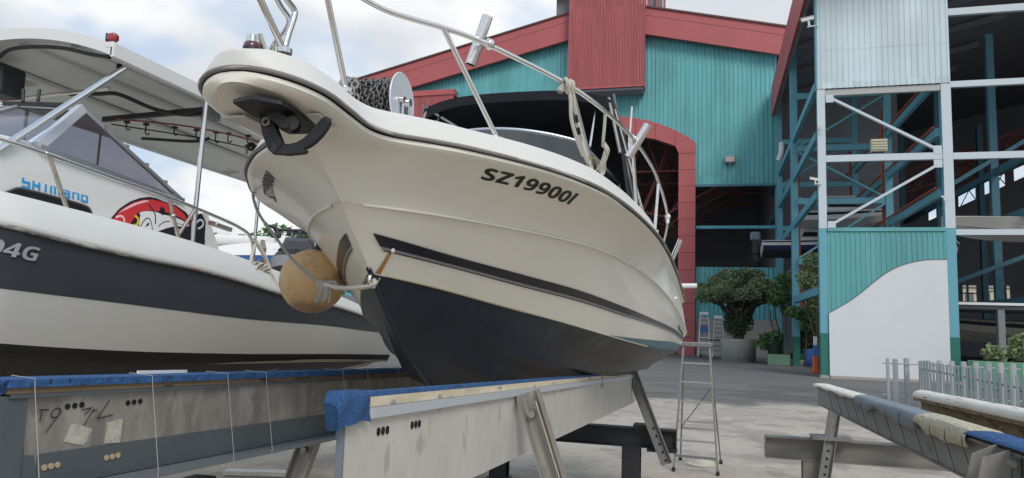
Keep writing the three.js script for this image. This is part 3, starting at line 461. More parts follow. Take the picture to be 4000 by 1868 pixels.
  // rubbing strake round the sheer
  { const p = []; const ss = [6.5, 6, 5.4, 4.8, 4.2, 3.6, 3, 2.6, 2.2, 1.9, 1.6, 1.4, 1.2, 1.05, .95, .85, .75, .62, .5, .42, .36, .31, .26, .22, .19, .165, .15, .141]; for (const s of ss) p.push([sB(s) + 0.002, sY(s), -s]); p.push([0, sY(sTip), -sTip + 0.003]); for (const s of [...ss].reverse()) p.push([-sB(s) - 0.002, sY(s), -s]);
    const g = tube(p, 0.0085, 420, 8); part(boat, 'rub_rail', g, M.rubber); }
  // deck moulding
  const hD = (s) => lin([0, .10, .14, .2, .29, .5, .8, 1.04, 1.5, 2, 2.65, 4, 6.5], [.01, .03, .055, .082, .1, .115, .097, .092, .106, .118, .126, .1, .05], s);
  const deckRows = []; for (const [ix, hy] of [[.0, .008], [.006, .022], [.02, .034], [.03, .06], [.052, .8], [.058, .9], [.07, 1], [.1, 1.1]]) deckRows.push((s) => { const b = sB(s), k = Math.min(1, b / 0.22), y = hy < 0.5 && hy < 0.07 ? Math.min(hy, hD(s) * 0.6) : hD(s) * hy; return [b - ix * k, sY(s) + y]; });
  const crown = (s) => 0.05 + 0.10 * sstep(0.9, 2.0, s);
  for (let j = 1; j <= 8; j++) deckRows.push((s) => { const b = sB(s), k = Math.min(1, b / 0.22), e = b - 0.1 * k; const y = sY(s) + hD(s) * 1.1 + crown(s) * (1 - (1 - j / 8) ** 2) * Math.min(1, b); return [e * (1 - j / 8) * (s > 2.8 && j === 1 ? 1.05 : 1), j < 2 ? y : mix(y, 1.95, sstep(2.72, 2.86, s))]; });
  const dk = (side) => { const rows = deckRows.map((f) => sSamp.map((s) => { const p = f(s); return [side * p[0], p[1], -s]; })); return loft(rows, rows.map((r) => r.map((q) => [-q[2], q[0]])), side > 0); };
  part(boat, 'deck', toCreasedNormals(merge([dk(1), dk(-1)]), 0.6), M.deck);
  // cabin trunk under the windscreen
  { const rows = []; for (const [w, y] of [[0.86, 2.5], [0.80, 2.62], [0.72, 2.70], [0.5, 2.735], [0, 2.76]]) { const r = []; for (let i = 0; i <= 24; i++) { const s = 1.75 + 2.6 * i / 24, k = Math.sqrt(clamp((s - 1.7) / 0.9)); r.push([w * k, y - 0.04 * (s - 2.4), -s]); } rows.push(r); }
    const mir = rows.map((r) => r.map((q) => [-q[0], q[1], q[2]])); part(boat, 'cabin_trunk', merge([loft(rows, null, true), loft(mir)]), M.deck); }
  // registration on both bows
  const draw = (g, w, h) => { g.font = `bold ${h * 0.94}px sans-serif`; g.fillStyle = '#0d1018'; g.textBaseline = 'alphabetic'; const m = g.measureText('SZ19900l').width; g.save(); g.scale(w / (m * 1.03), 1); g.fillText('SZ19900l', m * 0.012, h * 0.86); g.restore(); };
  const tm = textPlate(0.62, 0.098, draw, 200);
  const lp = (side, s0, s1, fa, fb) => { const n = 30, rows = []; for (let j = 0; j <= 5; j++) { const r = []; for (let i = 0; i <= n; i++) { const t = i / n, k = j / 5, s = mix(s0, s1, t) - 0.075 * k, f = mix(fa(t), fb(t), k), p = hullPt(s, f); r.push([side * (p[0] + 0.003), p[1] - 0.003, -s + 0.002]); } rows.push(r); } const uv = rows.map((r, j) => r.map((_, i) => [side > 0 ? i / n : 1 - i / n, j / 5])); return loft(rows, uv, side > 0); };
  part(boat, 'registration_lettering', lp(1, 1.135, 1.64, (t) => mix(1.685, 1.65, t), (t) => mix(1.99, 1.965, t)), decal(tm), 'black registration SZ19900I on the port bow');
  part(boat, 'registration_lettering', lp(-1, 1.06, 1.5, (t) => mix(1.72, 1.62, t), (t) => mix(1.93, 1.9, t)), decal(tm), 'black registration on the starboard bow');
  { const m2 = textPlate(0.35, 0.12, (g, w, h) => { g.strokeStyle = '#15181d'; g.lineWidth = h * 0.09; g.lineCap = 'round'; const r = rng(4); g.beginPath(); for (let i = 0; i < 7; i++) { const x = w * (0.06 + i * 0.135); g.moveTo(x, h * (0.85 - 0.1 * r())); g.bezierCurveTo(x + w * 0.02, h * (0.1 + 0.3 * r()), x + w * 0.08, h * (0.2 + 0.3 * r()), x + w * 0.09, h * 0.8); } g.stroke(); }, 96);
    const n = 10, rows = []; for (let j = 0; j <= 3; j++) { const r = []; for (let i = 0; i <= n; i++) { const s = mix(5.2, 6.35, i / n), p = hullPt(s, mix(0.66, 0.9, j / 3)); r.push([p[0] + 0.004, p[1], -s]); } rows.push(r); } part(boat, 'name_lettering', loft(rows, rows.map((r, j) => r.map((_, i) => [i / n, j / 3])), true), decal(m2), 'small black script lettering near the stern'); }
  // rust run and drain fitting at the stem, bow eye
  { const p = hullPt(1.15, 0.36); const dr = new THREE.SphereGeometry(0.0135, 16, 12); dr.scale(0.7, 1, 0.8); dr.translate(p[0] + 0.003, p[1], -1.148); part(boat, 'drain_fitting', dr, M.white);
    const rm = tex(64, 128, (u, v) => { const e = Math.abs(u - 0.5 - 0.1 * (fbm(v * 5, 2) - 0.5)) * 2, a = clamp(1.1 - e * mix(2.6, 1.5, 1 - v)) * (0.25 + 0.65 * fbm(u * 8, v * 6, 3)); return [0.40, 0.21, 0.07, a]; }, { srgb: true, wrap: false });
    const rows = []; for (let j = 0; j <= 8; j++) { const k = j / 8, r = []; for (let i = 0; i <= 2; i++) { const s = mix(1.186, 1.15, k) - 0.016 + 0.032 * (i / 2), q = hullPt(s, mix(0.02, 0.34, k)); r.push([q[0] + 0.003, q[1] - 0.002, -s + 0.002]); } rows.push(r); }
    part(boat, 'rust_stain', loft(rows, rows.map((r, j) => r.map((_, i) => [i / 2, j / 8])), true), decal(rm), 'brown rust run below the bow fitting'); }
  { const y = keelY(1.205), z = -1.205; const u = new THREE.TorusGeometry(0.03, 0.008, 10, 24, Math.PI * 1.2); u.rotateY(Math.PI / 2).rotateX(0.9); u.translate(0, y + 0.005, z + 0.024);
    part(boat, 'bow_eye', merge([u, rbox(0.05, 0.09, 0.012, 0.005).rotateX(-0.85).translate(0, y, z + 0.012)]), M.steel); }
  // steel rails: stanchions, top rail, rod holders
  const rt = (a) => a.map(([s, b, y]) => [b, y, -s]);
  const port = [[0.05, 0.02, 2.99], [0.25, 0.075, 3.0], [0.45, 0.12, 2.995], [0.61, 0.169, 2.978], [0.765, 0.225, 2.978], [0.914, 0.384, 2.964], [1.01, 0.478, 2.952], [1.184, 0.619, 2.92], [1.463, 0.79, 2.884], [1.742, 0.905, 2.849], [2.198, 1.002, 2.82], [2.685, 1.066, 2.771], [3.1, 1.082, 2.742], [3.498, 1.092, 2.70], [3.75, 1.096, 2.655], [3.867, 1.096, 2.6], [3.90, 1.08, 2.5], [3.91, 1.03, 2.32]];
  part(boat, 'top_rail', tube(rt(port), 0.0108, 160, 10), M.steel, 'port top rail');
  part(boat, 'top_rail', tube(rt([[0.05, -0.02, 2.99], ...port.slice(1).map(([s, b, y]) => [s, -b, y])]), 0.0108, 160, 10), M.steel, 'starboard top rail');
  const post = (a, b, n = 'stanchion') => part(boat, n, merge([rod(a, b, 0.0108, 0.0108, 12), rod([a[0], a[1] - 0.01, a[2]], [a[0], a[1] + 0.006, a[2]], 0.026, 0.026, 16)]), M.steel);
  post([0.10, 2.642, -0.26], [0.10, 2.744 + 0.02, -0.10]);
  post([0.13, 2.625, -0.62], [0.13, 2.985, -0.40]);
  for (const sgn of [1, -1]) {
    post([sgn * 0.545, 2.57, -1.19], [sgn * 0.384, 2.964, -0.914]);
    post([sgn * 0.855, 2.54, -1.836], [sgn * 0.80, 2.884, -1.47]);
    post([sgn * 0.99, 2.50, -2.62], [sgn * 1.002, 2.82, -2.2]);
    post([sgn * 1.06, 2.42, -3.1], [sgn * 1.08, 2.742, -3.1]);
  }
  part(boat, 'bent_rail', tube([[0.1, 2.63, -0.255], [0.1, 2.70, -0.275], [0.1, 2.769, -0.30], [0.1, 2.794, -0.304], [0.1, 2.811, -0.257], [0.1, 2.83, -0.2], [0.08, 2.9, -0.08], [0.03, 2.99, 0.02]], 0.0105, 60, 10), M.steel);
  const holder = (a, b, m = M.steel, r = 0.0235) => { const d = V(...b).sub(V(...a)).normalize(), g = new THREE.LatheGeometry([[r - 0.004, 0], [r, 0], [r, 1], [r - 0.004, 1], [r - 0.004, 0]].map(([x, y]) => new THREE.Vector2(x, y * V(...a).distanceTo(V(...b)))), 24); g.applyQuaternion(new THREE.Quaternion().setFromUnitVectors(V(0, 1, 0), d)); g.translate(...a); return g; };
  for (const [a, b, c] of [[[0.441, 2.874, -1.1], [0.508, 3.081, -1.1], [0.53, 2.945, -1.07]], [[0.978, 2.721, -2.25], [1.084, 2.901, -2.25], [1.0, 2.818, -2.22]], [[1.04, 2.478 - 0.08, -5.3], [1.131, 2.62, -5.3], [1.02, 2.40, -5.3]]]) {
    part(boat, 'rod_holder', holder(a, b), M.steel); const m = [(a[0] + b[0]) / 2, (a[1] + b[1]) / 2, (a[2] + b[2]) / 2]; const cl = new THREE.SphereGeometry(0.024, 14, 10); cl.translate(...c); part(boat, 'rod_holder_clamp', merge([cl, rod(c, m, 0.012)]), M.steel); }
  part(boat, 'rail_cap', merge([new THREE.SphereGeometry(0.022, 12, 10).translate(1.1, 2.62, -3.8), rod([1.1, 2.62, -3.8], [1.1, 2.57, -3.8], 0.014)]), M.white);
  part(boat, 'stern_tube', rod([0.9, 2.268, -6.9], [1.25, 2.277, -6.9], 0.028, 0.028, 16), M.white);
  part(boat, 'stern_bracket', merge([bx(0.98, 1.06, 2.05, 2.25, -6.95, -6.5), rod([0.95, 2.0, -6.52], [0.95, 2.26, -6.9], 0.02)]), M.white);
  part(boat, 'vent_fitting', new THREE.SphereGeometry(0.018, 12, 8).scale(1, 0.8, 1).translate(hullPt(4.6, 1.35)[0], hullPt(4.6, 1.35)[1], -4.6), M.white);
  // bow light and pulpit fittings
  { const l = new THREE.Group(); l.name = 'bow_light'; l.position.set(0.02, 2.625, -0.205); l.scale.setScalar(0.88); boat.add(l);
    part(l, 'light_base', rod([0, -0.03, 0], [0, 0.012, 0], 0.034, 0.032, 20), M.blackPlastic); const d = new THREE.SphereGeometry(0.032, 20, 10, 0, Math.PI * 2, 0, Math.PI / 2); d.translate(0, 0.012, 0); part(l, 'light_lens', d, M.redLensDull);
    part(l, 'light_cap', rod([0, 0.03, 0], [0, 0.056, 0], 0.026, 0.024, 20), M.steel); }
  part(boat, 'pulpit_tube', rod([0.055, 2.60, -0.255], [0.035, 2.685, -0.215], 0.011, 0.011, 12), M.steel);
  // black anchor plate and faint pads on the pulpit underside
  const pl = (a, y, th) => poly(a.map(([b, s]) => [b, -s]), th, 'y').translate(0, y, 0);
  const front = [[-.02, .185], [.02, .166], [.074, .158], [.127, .225], [.125, .30], [.083, .536], [-.06, .60], [-.05, .44], [-.045, .30]];
  part(boat, 'anchor_plate', pl(front, 2.452, 0.012), M.anchor, 'black steel plate under the pulpit');
  part(boat, 'deck_pad', pl([[.135, .36], [.175, .36], [.165, .62], [.11, .62]], 2.456, 0.006), std([0.56, 0.56, 0.53], 0.6)); part(boat, 'deck_pad', pl([[-.17, .33], [-.08, .33], [-.09, .62], [-.16, .62]], 2.452, 0.006), std([0.56, 0.56, 0.53], 0.6));
  // windscreen
  { const ws = new THREE.Group(); ws.name = 'windscreen'; boat.add(ws);
    const top = [], bot = []; for (let i = 0; i <= 24; i++) { const a = -1 + i / 12, b = 0.60 * a; top.push([b, 3.052 - 0.075 * a * a, -2.74 - 0.14 * a * a]); bot.push([0.72 * a, 2.735 - 0.04 * a * a, -2.38 - 0.32 * a * a]); }
    part(ws, 'front_pane', loft([bot, top]), M.glass);
    part(ws, 'top_frame', tube(top, 0.011, 60, 8), M.alu); part(ws, 'bottom_frame', tube(bot, 0.010, 60, 8), M.white);
    for (const sg of [1, -1]) { const A = [sg * 0.60, 2.977, -2.88], B = [sg * 0.72, 2.695, -2.70], Cc = [sg * 0.80, 2.60, -3.9], D = [sg * 0.74, 2.87, -3.75];
      part(ws, 'side_pane', loft([[B, Cc], [A, D]]), M.glass); part(ws, 'side_frame', merge([rod(A, D, 0.011), rod(A, B, 0.012), rod(D, Cc, 0.011)]), M.alu); } }
  // black bimini canopy and curtains
  { const c = new THREE.Group(); c.name = 'bimini_canopy'; boat.add(c);
    const rows = []; for (let k = 0; k <= 8; k++) { const z = -3.375 - 0.95 * k / 8, r = []; for (let i = 0; i <= 30; i++) { const a = -1 + i / 15, e = Math.abs(a) ** 5; r.push([0.72 * a, 3.505 - 0.03 * a * a - 0.07 * e + 0.03 * Math.sin(Math.PI * k / 8) - 0.03 * (k / 8), z]); } rows.push(r); }
    part(c, 'top_canvas', loft(rows), M.canvas);
    const v = [0, 1].map((q) => rows[0].map((p) => [p[0] * (1 - 0.02 * q), p[1] - q * 0.065, p[2] - 0.02 * q])); part(c, 'valance', loft(v), M.canvas);
    const side = (sg) => loft([rows.map((r) => { const p = r[sg > 0 ? 30 : 0]; return [p[0], p[1], p[2]]; }), rows.map((r, k) => [sg * 0.79, 3.05, -3.42 - 0.92 * k / 8]), rows.map((r, k) => [sg * 0.84, 2.5, -3.75 - 0.6 * k / 8])]);
    for (const sg of [1, -1]) part(c, 'side_curtain', side(sg), sg > 0 ? M.canvas : M.canvas);
    part(c, 'aft_curtain', loft([rows[8], rows[8].map((p) => [p[0] * 1.1, 2.4, p[2]])]), M.canvas);
    for (const sg of [1, -1]) {
      part(c, 'frame_tube', rod([sg * 0.735, 3.36, -3.45], [sg * 0.93, 2.62, -3.72], 0.011), M.steel); part(c, 'frame_tube', rod([sg * 0.70, 3.43, -3.4], [sg * 0.80, 3.0, -3.3], 0.011), M.galv);
      part(c, 'frame_tube', rod([sg * 0.60, 3.45, -3.5], [sg * 0.62, 3.0, -3.1], 0.010), M.steel);
      const zp = []; for (let i = 0; i <= 10; i++) zp.push([sg * (0.735 + 0.11 * i / 10), 3.46 - 0.78 * i / 10, -3.40 - 0.55 * (i / 10) + 0.02 * Math.sin(i * 2)]); part(c, 'curtain_zip', tube(zp, 0.009, 60, 6), std([0.30, 0.30, 0.31], 0.3, 0.4)); 
      const pip = []; for (let i = 0; i <= 8; i++) { const p = rows[i][sg > 0 ? 29 : 1]; pip.push([p[0] + sg * 0.01, p[1] + 0.004, p[2]]); } part(c, 'edge_piping', tube(pip, 0.008, 40, 6), std([0.25, 0.25, 0.26], 0.35));
    } 
    part(c, 'frame_tube', rod([-0.66, 3.39, -3.40], [-0.50, 3.30, -3.55], 0.012), M.alu); }
  part(boat, 'radio_antenna', merge([rod([0.717, 3.776, -4.775], [0.70, 3.49, -4.775], 0.009), rod([0.70, 3.5, -4.775], [0.672, 2.6, -4.775], 0.013)]), M.white);
  // anchor chain drum on the foredeck
  { const d = new THREE.Group(); d.name = 'chain_drum'; d.position.set(0, 2.735, -1.12); boat.add(d);
    for (const x of [0.125, -0.13]) { const g = new THREE.CylinderGeometry(0.122, 0.122, 0.006, 48); g.rotateZ(Math.PI / 2); g.translate(x, 0, 0); const rim = new THREE.TorusGeometry(0.122, 0.0045, 8, 48); rim.rotateY(Math.PI / 2); rim.translate(x, 0, 0); part(d, 'drum_flange', merge([g, rim]), std([0.66, 0.70, 0.76], 0.38, 0.35)); }
    const core = new THREE.CylinderGeometry(0.07, 0.07, 0.25, 28); core.rotateZ(Math.PI / 2); part(d, 'drum_core', core, M.blackPlastic);
    part(d, 'drum_bracket', merge([rbox(0.012, 0.16, 0.05, 0.004, 0.14, -0.06, 0), rod([0.13, 0, 0.03], [0.15, 0, 0.03], 0.014), rod([0.14, 0, -0.02], [0.158, 0, -0.02], 0.018)]), M.steel);
    const link = new THREE.TorusGeometry(0.0115, 0.0042, 6, 12); link.scale(1, 1.45, 1); const ls = []; const rr = rng(8);
    for (let w = 0; w < 9; w++) for (let k = 0; k < 26; k++) { const th = (k / 26) * Math.PI * 2 + w * 0.1, g = link.clone(); g.rotateY(k % 2 ? 1.2 : -0.35); g.translate(0, 0, 0); g.rotateX(0); const m = new THREE.Matrix4().makeRotationX(-th); g.translate((w - 4) * 0.025 + (rr() - 0.5) * 0.012, 0, 0.088 + 0.012 * rr()); g.applyMatrix4(m); ls.push(g); }
    const ch = part(d, 'chain', merge(ls), std([0.16, 0.155, 0.15], 0.4, 0.75)); ch.userData.kind = 'stuff';
    const tl = []; for (let k = 0; k < 6; k++) { const g = link.clone(); g.rotateY(k % 2 ? 1.5 : 0); g.translate(-0.045 + 0.004 * k, 0.05 - 0.03 * k, 0.112 - 0.002 * k); tl.push(g); } tl.push(rod([-0.09, 0.10, 0.05], [-0.045, 0.075, 0.105], 0.008), new THREE.TorusGeometry(0.016, 0.005, 8, 16).translate(-0.042, 0.045, 0.118)); part(d, 'chain_end', merge(tl), M.galv);
    part(d, 'drum_cover', rbox(0.08, 0.03, 0.09, 0.01, -0.19, 0.085, 0.0), M.white); part(d, 'drum_axle', rod([-0.2, 0.05, 0.02], [-0.12, 0.05, 0.03], 0.014), M.steel); }
}
// plough anchor hanging in the pulpit
{
  const a = thing('anchor', 'black plough anchor hanging under the white pulpit', 'anchor', [BX, 2.3, -2.05]);
  const O = [[-.035, .19], [.02, .19], [.03, .10], [.055, .11], [.082, .055], [.125, .05], [.174, .085], [.217, .129], [.228, .137], [.240, .13], [.238, .11], [.203, .075], [.17, .045], [.149, .029], [.158, .024], [.14, .02], [.047, .023], [.03, .035], [.005, .085], [-.03, .165]];
  part(a, 'shank', poly([[-.03, .2], [.012, .2], [.045, .11], [.076, .05], [.047, .022], [.03, .035], [.005, .085]], 0.018, 'z', 0.003).translate(0, 0, -0.011), M.anchor);
  part(a, 'fluke', poly([[.047, .022], [.072, .050], [.10, .047], [.13, .053], [.155, .066], [.178, .087], [.20, .112], [.217, .129], [.227, .134], [.236, .130], [.238, .118], [.230, .10], [.212, .076], [.19, .055], [.168, .042], [.15, .034], [.160, .027], [.156, .022], [.10, .018]], 0.014, 'z', 0.004).translate(0, 0, -0.012), M.anchor);
  const r = new THREE.CylinderGeometry(0.022, 0.022, 0.05, 20); r.rotateX(Math.PI / 2).rotateY(0.9); r.translate(0.095, 0.118, 0.0); part(a, 'roller', r, std([0.035, 0.034, 0.032], 0.6));
  for (const dz of [0.03, -0.04]) part(a, 'roller_cheek', poly([[-.01, .182], [.03, .182], [.12, .122], [.115, .10], [.095, .095], [.05, .125], [0, .165]], 0.007, 'z').translate(0, 0, dz), std([0.05, 0.05, 0.052], 0.45, 0.5));
  part(a, 'shackle', new THREE.TorusGeometry(0.012, 0.004, 8, 16).translate(0.02, 0.125, 0.02), M.galv);
}
// ropes
{
  const q = (s, b, y) => [BX + b, y, BZ - s];
  const r = thing('mooring_rope', 'white rope looped over the port rail, hanging beside a stanchion in two strands', 'rope', [0, 0, 0]);
  part(r, 'rope_strand', tube([q(1.46, .80, 2.90), q(1.49, .81, 2.83), q(1.53, .815, 2.76), q(1.60, .82, 2.68), q(1.70, .835, 2.60), q(1.75, .845, 2.575)], 0.0085, 60, 7), M.rope);
  part(r, 'rope_strand', tube([q(1.45, .79, 2.89), q(1.47, .80, 2.82), q(1.50, .80, 2.74), q(1.56, .815, 2.66), q(1.66, .83, 2.60)], 0.0085, 60, 7), M.rope);
  const kn = []; for (let i = 0; i < 7; i++) { const g = new THREE.TorusGeometry(0.021, 0.0085, 8, 18); g.rotateY(Math.PI / 2 + 0.5 + 0.25 * Math.sin(i * 2)); g.rotateX(0.3 * Math.cos(i)); g.translate(...q(1.44 + 0.008 * i, .782 + 0.004 * i, 2.885 - 0.004 * (i % 3) * 2)); kn.push(g); } part(r, 'rope_turns', merge(kn), M.rope);
  part(r, 'rope_end', merge([rod(q(1.43, .77, 2.88), q(1.42, .76, 2.84), 0.011, 0.016), rod(q(1.47, .79, 2.89), q(1.47, .785, 2.855), 0.011, 0.015)]), M.rope);
  const tp = []; for (const [s, b, y] of [[1.53, .815, 2.745], [1.575, .818, 2.70]]) tp.push(rod(q(s - 0.012, b, y + 0.012), q(s + 0.012, b + 0.003, y - 0.012), 0.0105)); part(r, 'rope_whipping', merge(tp), M.navy);
  const g = new THREE.TorusGeometry(0.035, 0.004, 8, 24); g.rotateY(0.9); g.translate(...q(1.76, .86, 2.575)); part(r, 'ring', g, std([0.34, 0.27, 0.14], 0.4, 0.6));
  const r2 = thing('mooring_rope', 'second white rope hung in a bunched coil from the port rail, further aft', 'rope', [0, 0, 0]);
  part(r2, 'rope_strand', tube([q(1.78, .915, 2.85), q(1.80, .91, 2.79), q(1.83, .90, 2.72), q(1.86, .895, 2.69)], 0.008, 40, 7), M.rope);
  const c2 = []; const rr = rng(3); for (let i = 0; i < 6; i++) { const o = () => (rr() - 0.5) * 0.022; c2.push(tube([q(1.85, .90 + o(), 2.70 + o()), q(1.86, .915 + o(), 2.67 + o()), q(1.88 + o(), .90 + o(), 2.63 + o()), q(1.91, .89 + o(), 2.58 + o()), q(1.92 + o(), .88 + o(), 2.555), q(1.89, .885 + o(), 2.59), q(1.86 + o(), .905, 2.66 + o())], 0.006, 40, 6)); } part(r2, 'rope_coil', merge(c2), M.rope);
  part(r2, 'rope_strand', tube([q(1.88, .885, 2.62), q(1.90, .885, 2.57), q(1.88, .88, 2.54), q(1.84, .88, 2.55)], 0.009, 40, 7), M.rope);
}
// round fender and its line
{
  const f = thing('ball_fender', 'tan round ball fender hanging between the two boats', 'fender', [-2.15, 1.99, -3.63]);
  M.tan.map = tex(512, 256, (u, v) => { const n = fbm(u * 9, v * 5, 3, 5), m = fbm(u * 7 + 3, v * 6, 8, 5), d = sstep(0.30, 0.18, v + (n - 0.5) * 0.14); const st = sstep(0.55, 0.72, m); const sc = sstep(0.60, 0.72, fbm(u * 18, v * 14, 5, 4)); let c = [0.66, 0.43, 0.205].map((q, i) => q * (0.85 + 0.3 * n)); c = c.map((q, i) => mix(q, [0.70, 0.58, 0.40][i], st * 0.4)); c = c.map((q, i) => mix(q, [0.36, 0.22, 0.11][i], sc * 0.35)); return c.map((q, i) => mix(q, [0.27, 0.15, 0.08][i] * (0.6 + 0.8 * m), d * 0.8)); }, { srgb: true });
  const s = new THREE.SphereGeometry(0.18, 56, 36); s.scale(1, 0.985, 1); part(f, 'ball', s, M.tan);
  part(f, 'eye', merge([rod([0.03, 0.165, 0.0], [0.035, 0.215, -0.002], 0.034, 0.022), new THREE.TorusGeometry(0.018, 0.007, 8, 16).translate(0.036, 0.225, 0)]), M.blackPlastic);
  const l = thing('bow_line', 'grey bow line running across the tan ball fender to the bow eye', 'rope', [0, 0, 0]);
  part(l, 'rope_strand', tube([[-2.255, 2.425, -3.25], [-2.266, 2.413, -3.2], [-2.251, 2.352, -3.2], [-2.207, 2.288, -3.19], [-2.106, 2.189, -3.17], [-2.009, 2.099, -3.14], [-1.884, 2.01, -3.1], [-1.766, 1.946, -3.05]], 0.0075, 120, 8), M.ropeGrey);
  part(l, 'rope_strand', tube([[-1.766, 1.946, -3.05], [-1.70, 1.938, -3.02], [-1.645, 1.929, -3.0], [-1.51, 1.928, -2.93], [-1.425, 1.937, -2.885], [-1.405, 1.95, -2.88], [-1.42, 1.96, -2.90]], 0.0105, 80, 8), M.rope, 'pale doubled end of the line');
  const k = []; for (let i = 0; i < 4; i++) k.push(new THREE.TorusGeometry(0.015, 0.008, 8, 16).rotateY(1.2 - 0.3 * i).rotateZ(0.4 * i).translate(-1.755 + 0.02 * i, 1.942, -3.04)); part(l, 'knot', merge(k), M.rope);
  const fr = []; const rr = rng(5); for (let i = 0; i < 12; i++) { const a = rr(); fr.push(tube([[-1.75 + 0.05 * a, 1.945, -3.03], [-1.765 + 0.075 * a + 0.01 * rr(), 1.91, -3.02], [-1.775 + 0.09 * a, 1.875 - 0.02 * rr(), -3.02 + 0.01 * rr()]], 0.0042, 12, 5)); } part(l, 'frayed_end', merge(fr), M.rope);
}

// ---------------------------------------------------------------- the left boat, bow towards the viewer and out of frame
{
  const LX = -4.5, t = thing('fishing_boat', 'white fishing boat with dark grey band and hard top, at the left of the photo', 'boat', [LX, 0, 0]);
  // z runs aft (negative); b half breadth
  const bw = (z, full, z0) => full * Math.pow(clamp((z0 - z) / 3.1), 0.42) - 0 * z;
  const Z = []; for (let z = -0.6; z > -7.72; z -= 0.06) Z.push(z); Z.push(-7.74);
  const sheerY = (z) => cub([-7.74, -6.42, -5.33, -4.42, -3.55, -2.83, -1.5, -0.6], [1.76, 1.985, 2.15, 2.262, 2.33, 2.37, 2.43, 2.48].map((v) => v), z);
  const railY = (z) => cub([-7.74, -6.8, -6.28, -5.23, -4.70, -4.26, -3.71, -3.01, -2.78, -1.5, -0.6], [1.66, 1.813, 1.884, 1.978, 2.046, 2.093, 2.128, 2.187, 2.212, 2.30, 2.36], z);
  const bandY = (z) => cub([-7.74, -6.77, -6.38, -4.79, -3.63, -2.86, -1.5, -0.6], [1.62, 1.668, 1.695, 1.762, 1.837, 1.885, 1.98, 2.05], z);
  const chY = (z) => cub([-7.74, -6.58, -4.71, -3.76, -2.97, -1.8, -0.6], [1.385, 1.432, 1.498, 1.546, 1.606, 1.74, 2.0], z);
  const kY = (z) => cub([-7.74, -4, -2.4, -1.4, -0.6], [1.12, 1.22, 1.32, 1.55, 2.0], z);
  const B = (z, f) => f * clamp(Math.pow(clamp((-0.3 - z) / 2.6), 0.5));
  const rows = (fs) => fs.map(([f, y]) => Z.map((z) => [B(z, f), typeof y === 'function' ? y(z) : y, z]));
  const both = (rr) => merge([loft(rr, rr.map((r) => r.map((q) => [-q[2], q[1]])), true), loft(rr.map((r) => r.map((q) => [-q[0], q[1], q[2]])), rr.map((r) => r.map((q) => [-q[2], q[1]])))]);
  part(t, 'gunwale', (both(rows([[1.10, railY], [1.105, (z) => railY(z) + 0.02], [1.06, (z) => mix(railY(z), sheerY(z), 0.6)], [1.02, sheerY], [1.0, (z) => sheerY(z) + 0.012], [0.9, (z) => sheerY(z) + 0.02], [0.72, (z) => sheerY(z) + 0.02]]))), M.gel2);
  part(t, 'hull_band', both(rows([[1.06, (z) => bandY(z) + 0.002], [1.08, (z) => mix(bandY(z), railY(z), 0.5)], [1.095, (z) => railY(z) - 0.02]])), M.band, 'dark grey band along the hull');
  part(t, 'hull', toCreasedNormals(both(rows([[0.965, (z) => chY(z)], [1.01, (z) => mix(chY(z), bandY(z), 0.4)], [1.057, (z) => bandY(z)]])), 0.6), M.gel2);
  part(t, 'rub_rail', merge([1, -1].map((s) => tube(Z.filter((z, i) => i % 4 === 0).map((z) => [s * (B(z, 1.10) + 0.006), railY(z) - 0.012, z]), 0.011, 140, 7))), M.rubber);
  const bot = rows([[0.002, kY], [0.35, (z) => mix(kY(z), chY(z), 0.30)], [0.7, (z) => mix(kY(z), chY(z), 0.62)], [0.93, (z) => chY(z) - 0.075], [0.962, (z) => chY(z) - 0.002]]);
  part(t, 'bottom', both(bot), M.antifoul2);
  { const n = 60, rr = [[], []]; for (let i = 0; i <= n; i++) { const z = mix(-4.4, -7.72, i / n), w = (0.25 + 0.45 * fbm(i * 0.21, 3, 1, 3)) * sstep(0, 0.35, i / n); rr[0].push([B(z, 0.93) + 0.006, chY(z) - 0.078, z]); rr[1].push([B(z, 0.93) + 0.006 + 0.016, chY(z) - 0.078 + 0.05 * w, z]); } part(t, 'bare_patch', loft(rr, null, true), std([0.42, 0.39, 0.32], 0.9), 'worn pale strip along the chine'); }
  { const z = -7.74, o = [[0, kY(z)], [0.7, chY(z) - 0.14], [0.95, chY(z)], [1.06, bandY(z)], [1.10, railY(z)], [1.02, sheerY(z)]]; part(t, 'transom', poly([...o, ...o.slice(1).reverse().map((p) => [-p[0], p[1]])], 0.05).translate(0, 0, z), M.gel2); }
  part(t, 'side_deck', both(rows([[0.72, (z) => sheerY(z) + 0.02], [0, (z) => sheerY(z) + 0.05]])), M.deck);
  // registration on the band
  { const m = textPlate(0.30, 0.105, (g, w, h) => { g.fillStyle = '#a9adb2'; g.font = `bold ${h * 0.95}px sans-serif`; g.save(); g.transform(1, 0, -0.28, 1, h * 0.26, 0); const s = '04G', k = g.measureText(s).width; g.scale(w * 0.97 / k, 1); g.fillText(s, -h * 0.1, h * 0.85); g.restore(); }, 160);
    const rr = []; for (let j = 0; j <= 2; j++) { const r = []; for (let i = 0; i <= 16; i++) { const z = mix(-2.76, -3.045, i / 16), f = mix(0.60, 0.94, 1 - (1 - j / 2)), y = mix(bandY(z), railY(z), mix(0.46, 0.80, j / 2)); r.push([B(z, mix(1.083, 1.094, j / 2)) + 0.004, y, z]); } rr.push(r); }
    part(t, 'registration_lettering', loft(rr, rr.map((r, j) => r.map((_, i) => [i / 16, j / 2])), true), decal(m), 'grey registration lettering ending in 04G on the dark band'); }
  // cabin
  const cy = (z) => cub([-4.9, -4.52, -4.17, -3.66, -3.26, -2.6, -1.6], [2.56, 2.60, 2.65, 2.715, 2.745, 2.70, 2.58], z), cz = []; for (let z = -1.5; z >= -4.78; z -= 0.08) cz.push(z);
  const cb = (z) => 0.72 * Math.pow(clamp((-1.2 - z) / 1.5), 0.4);
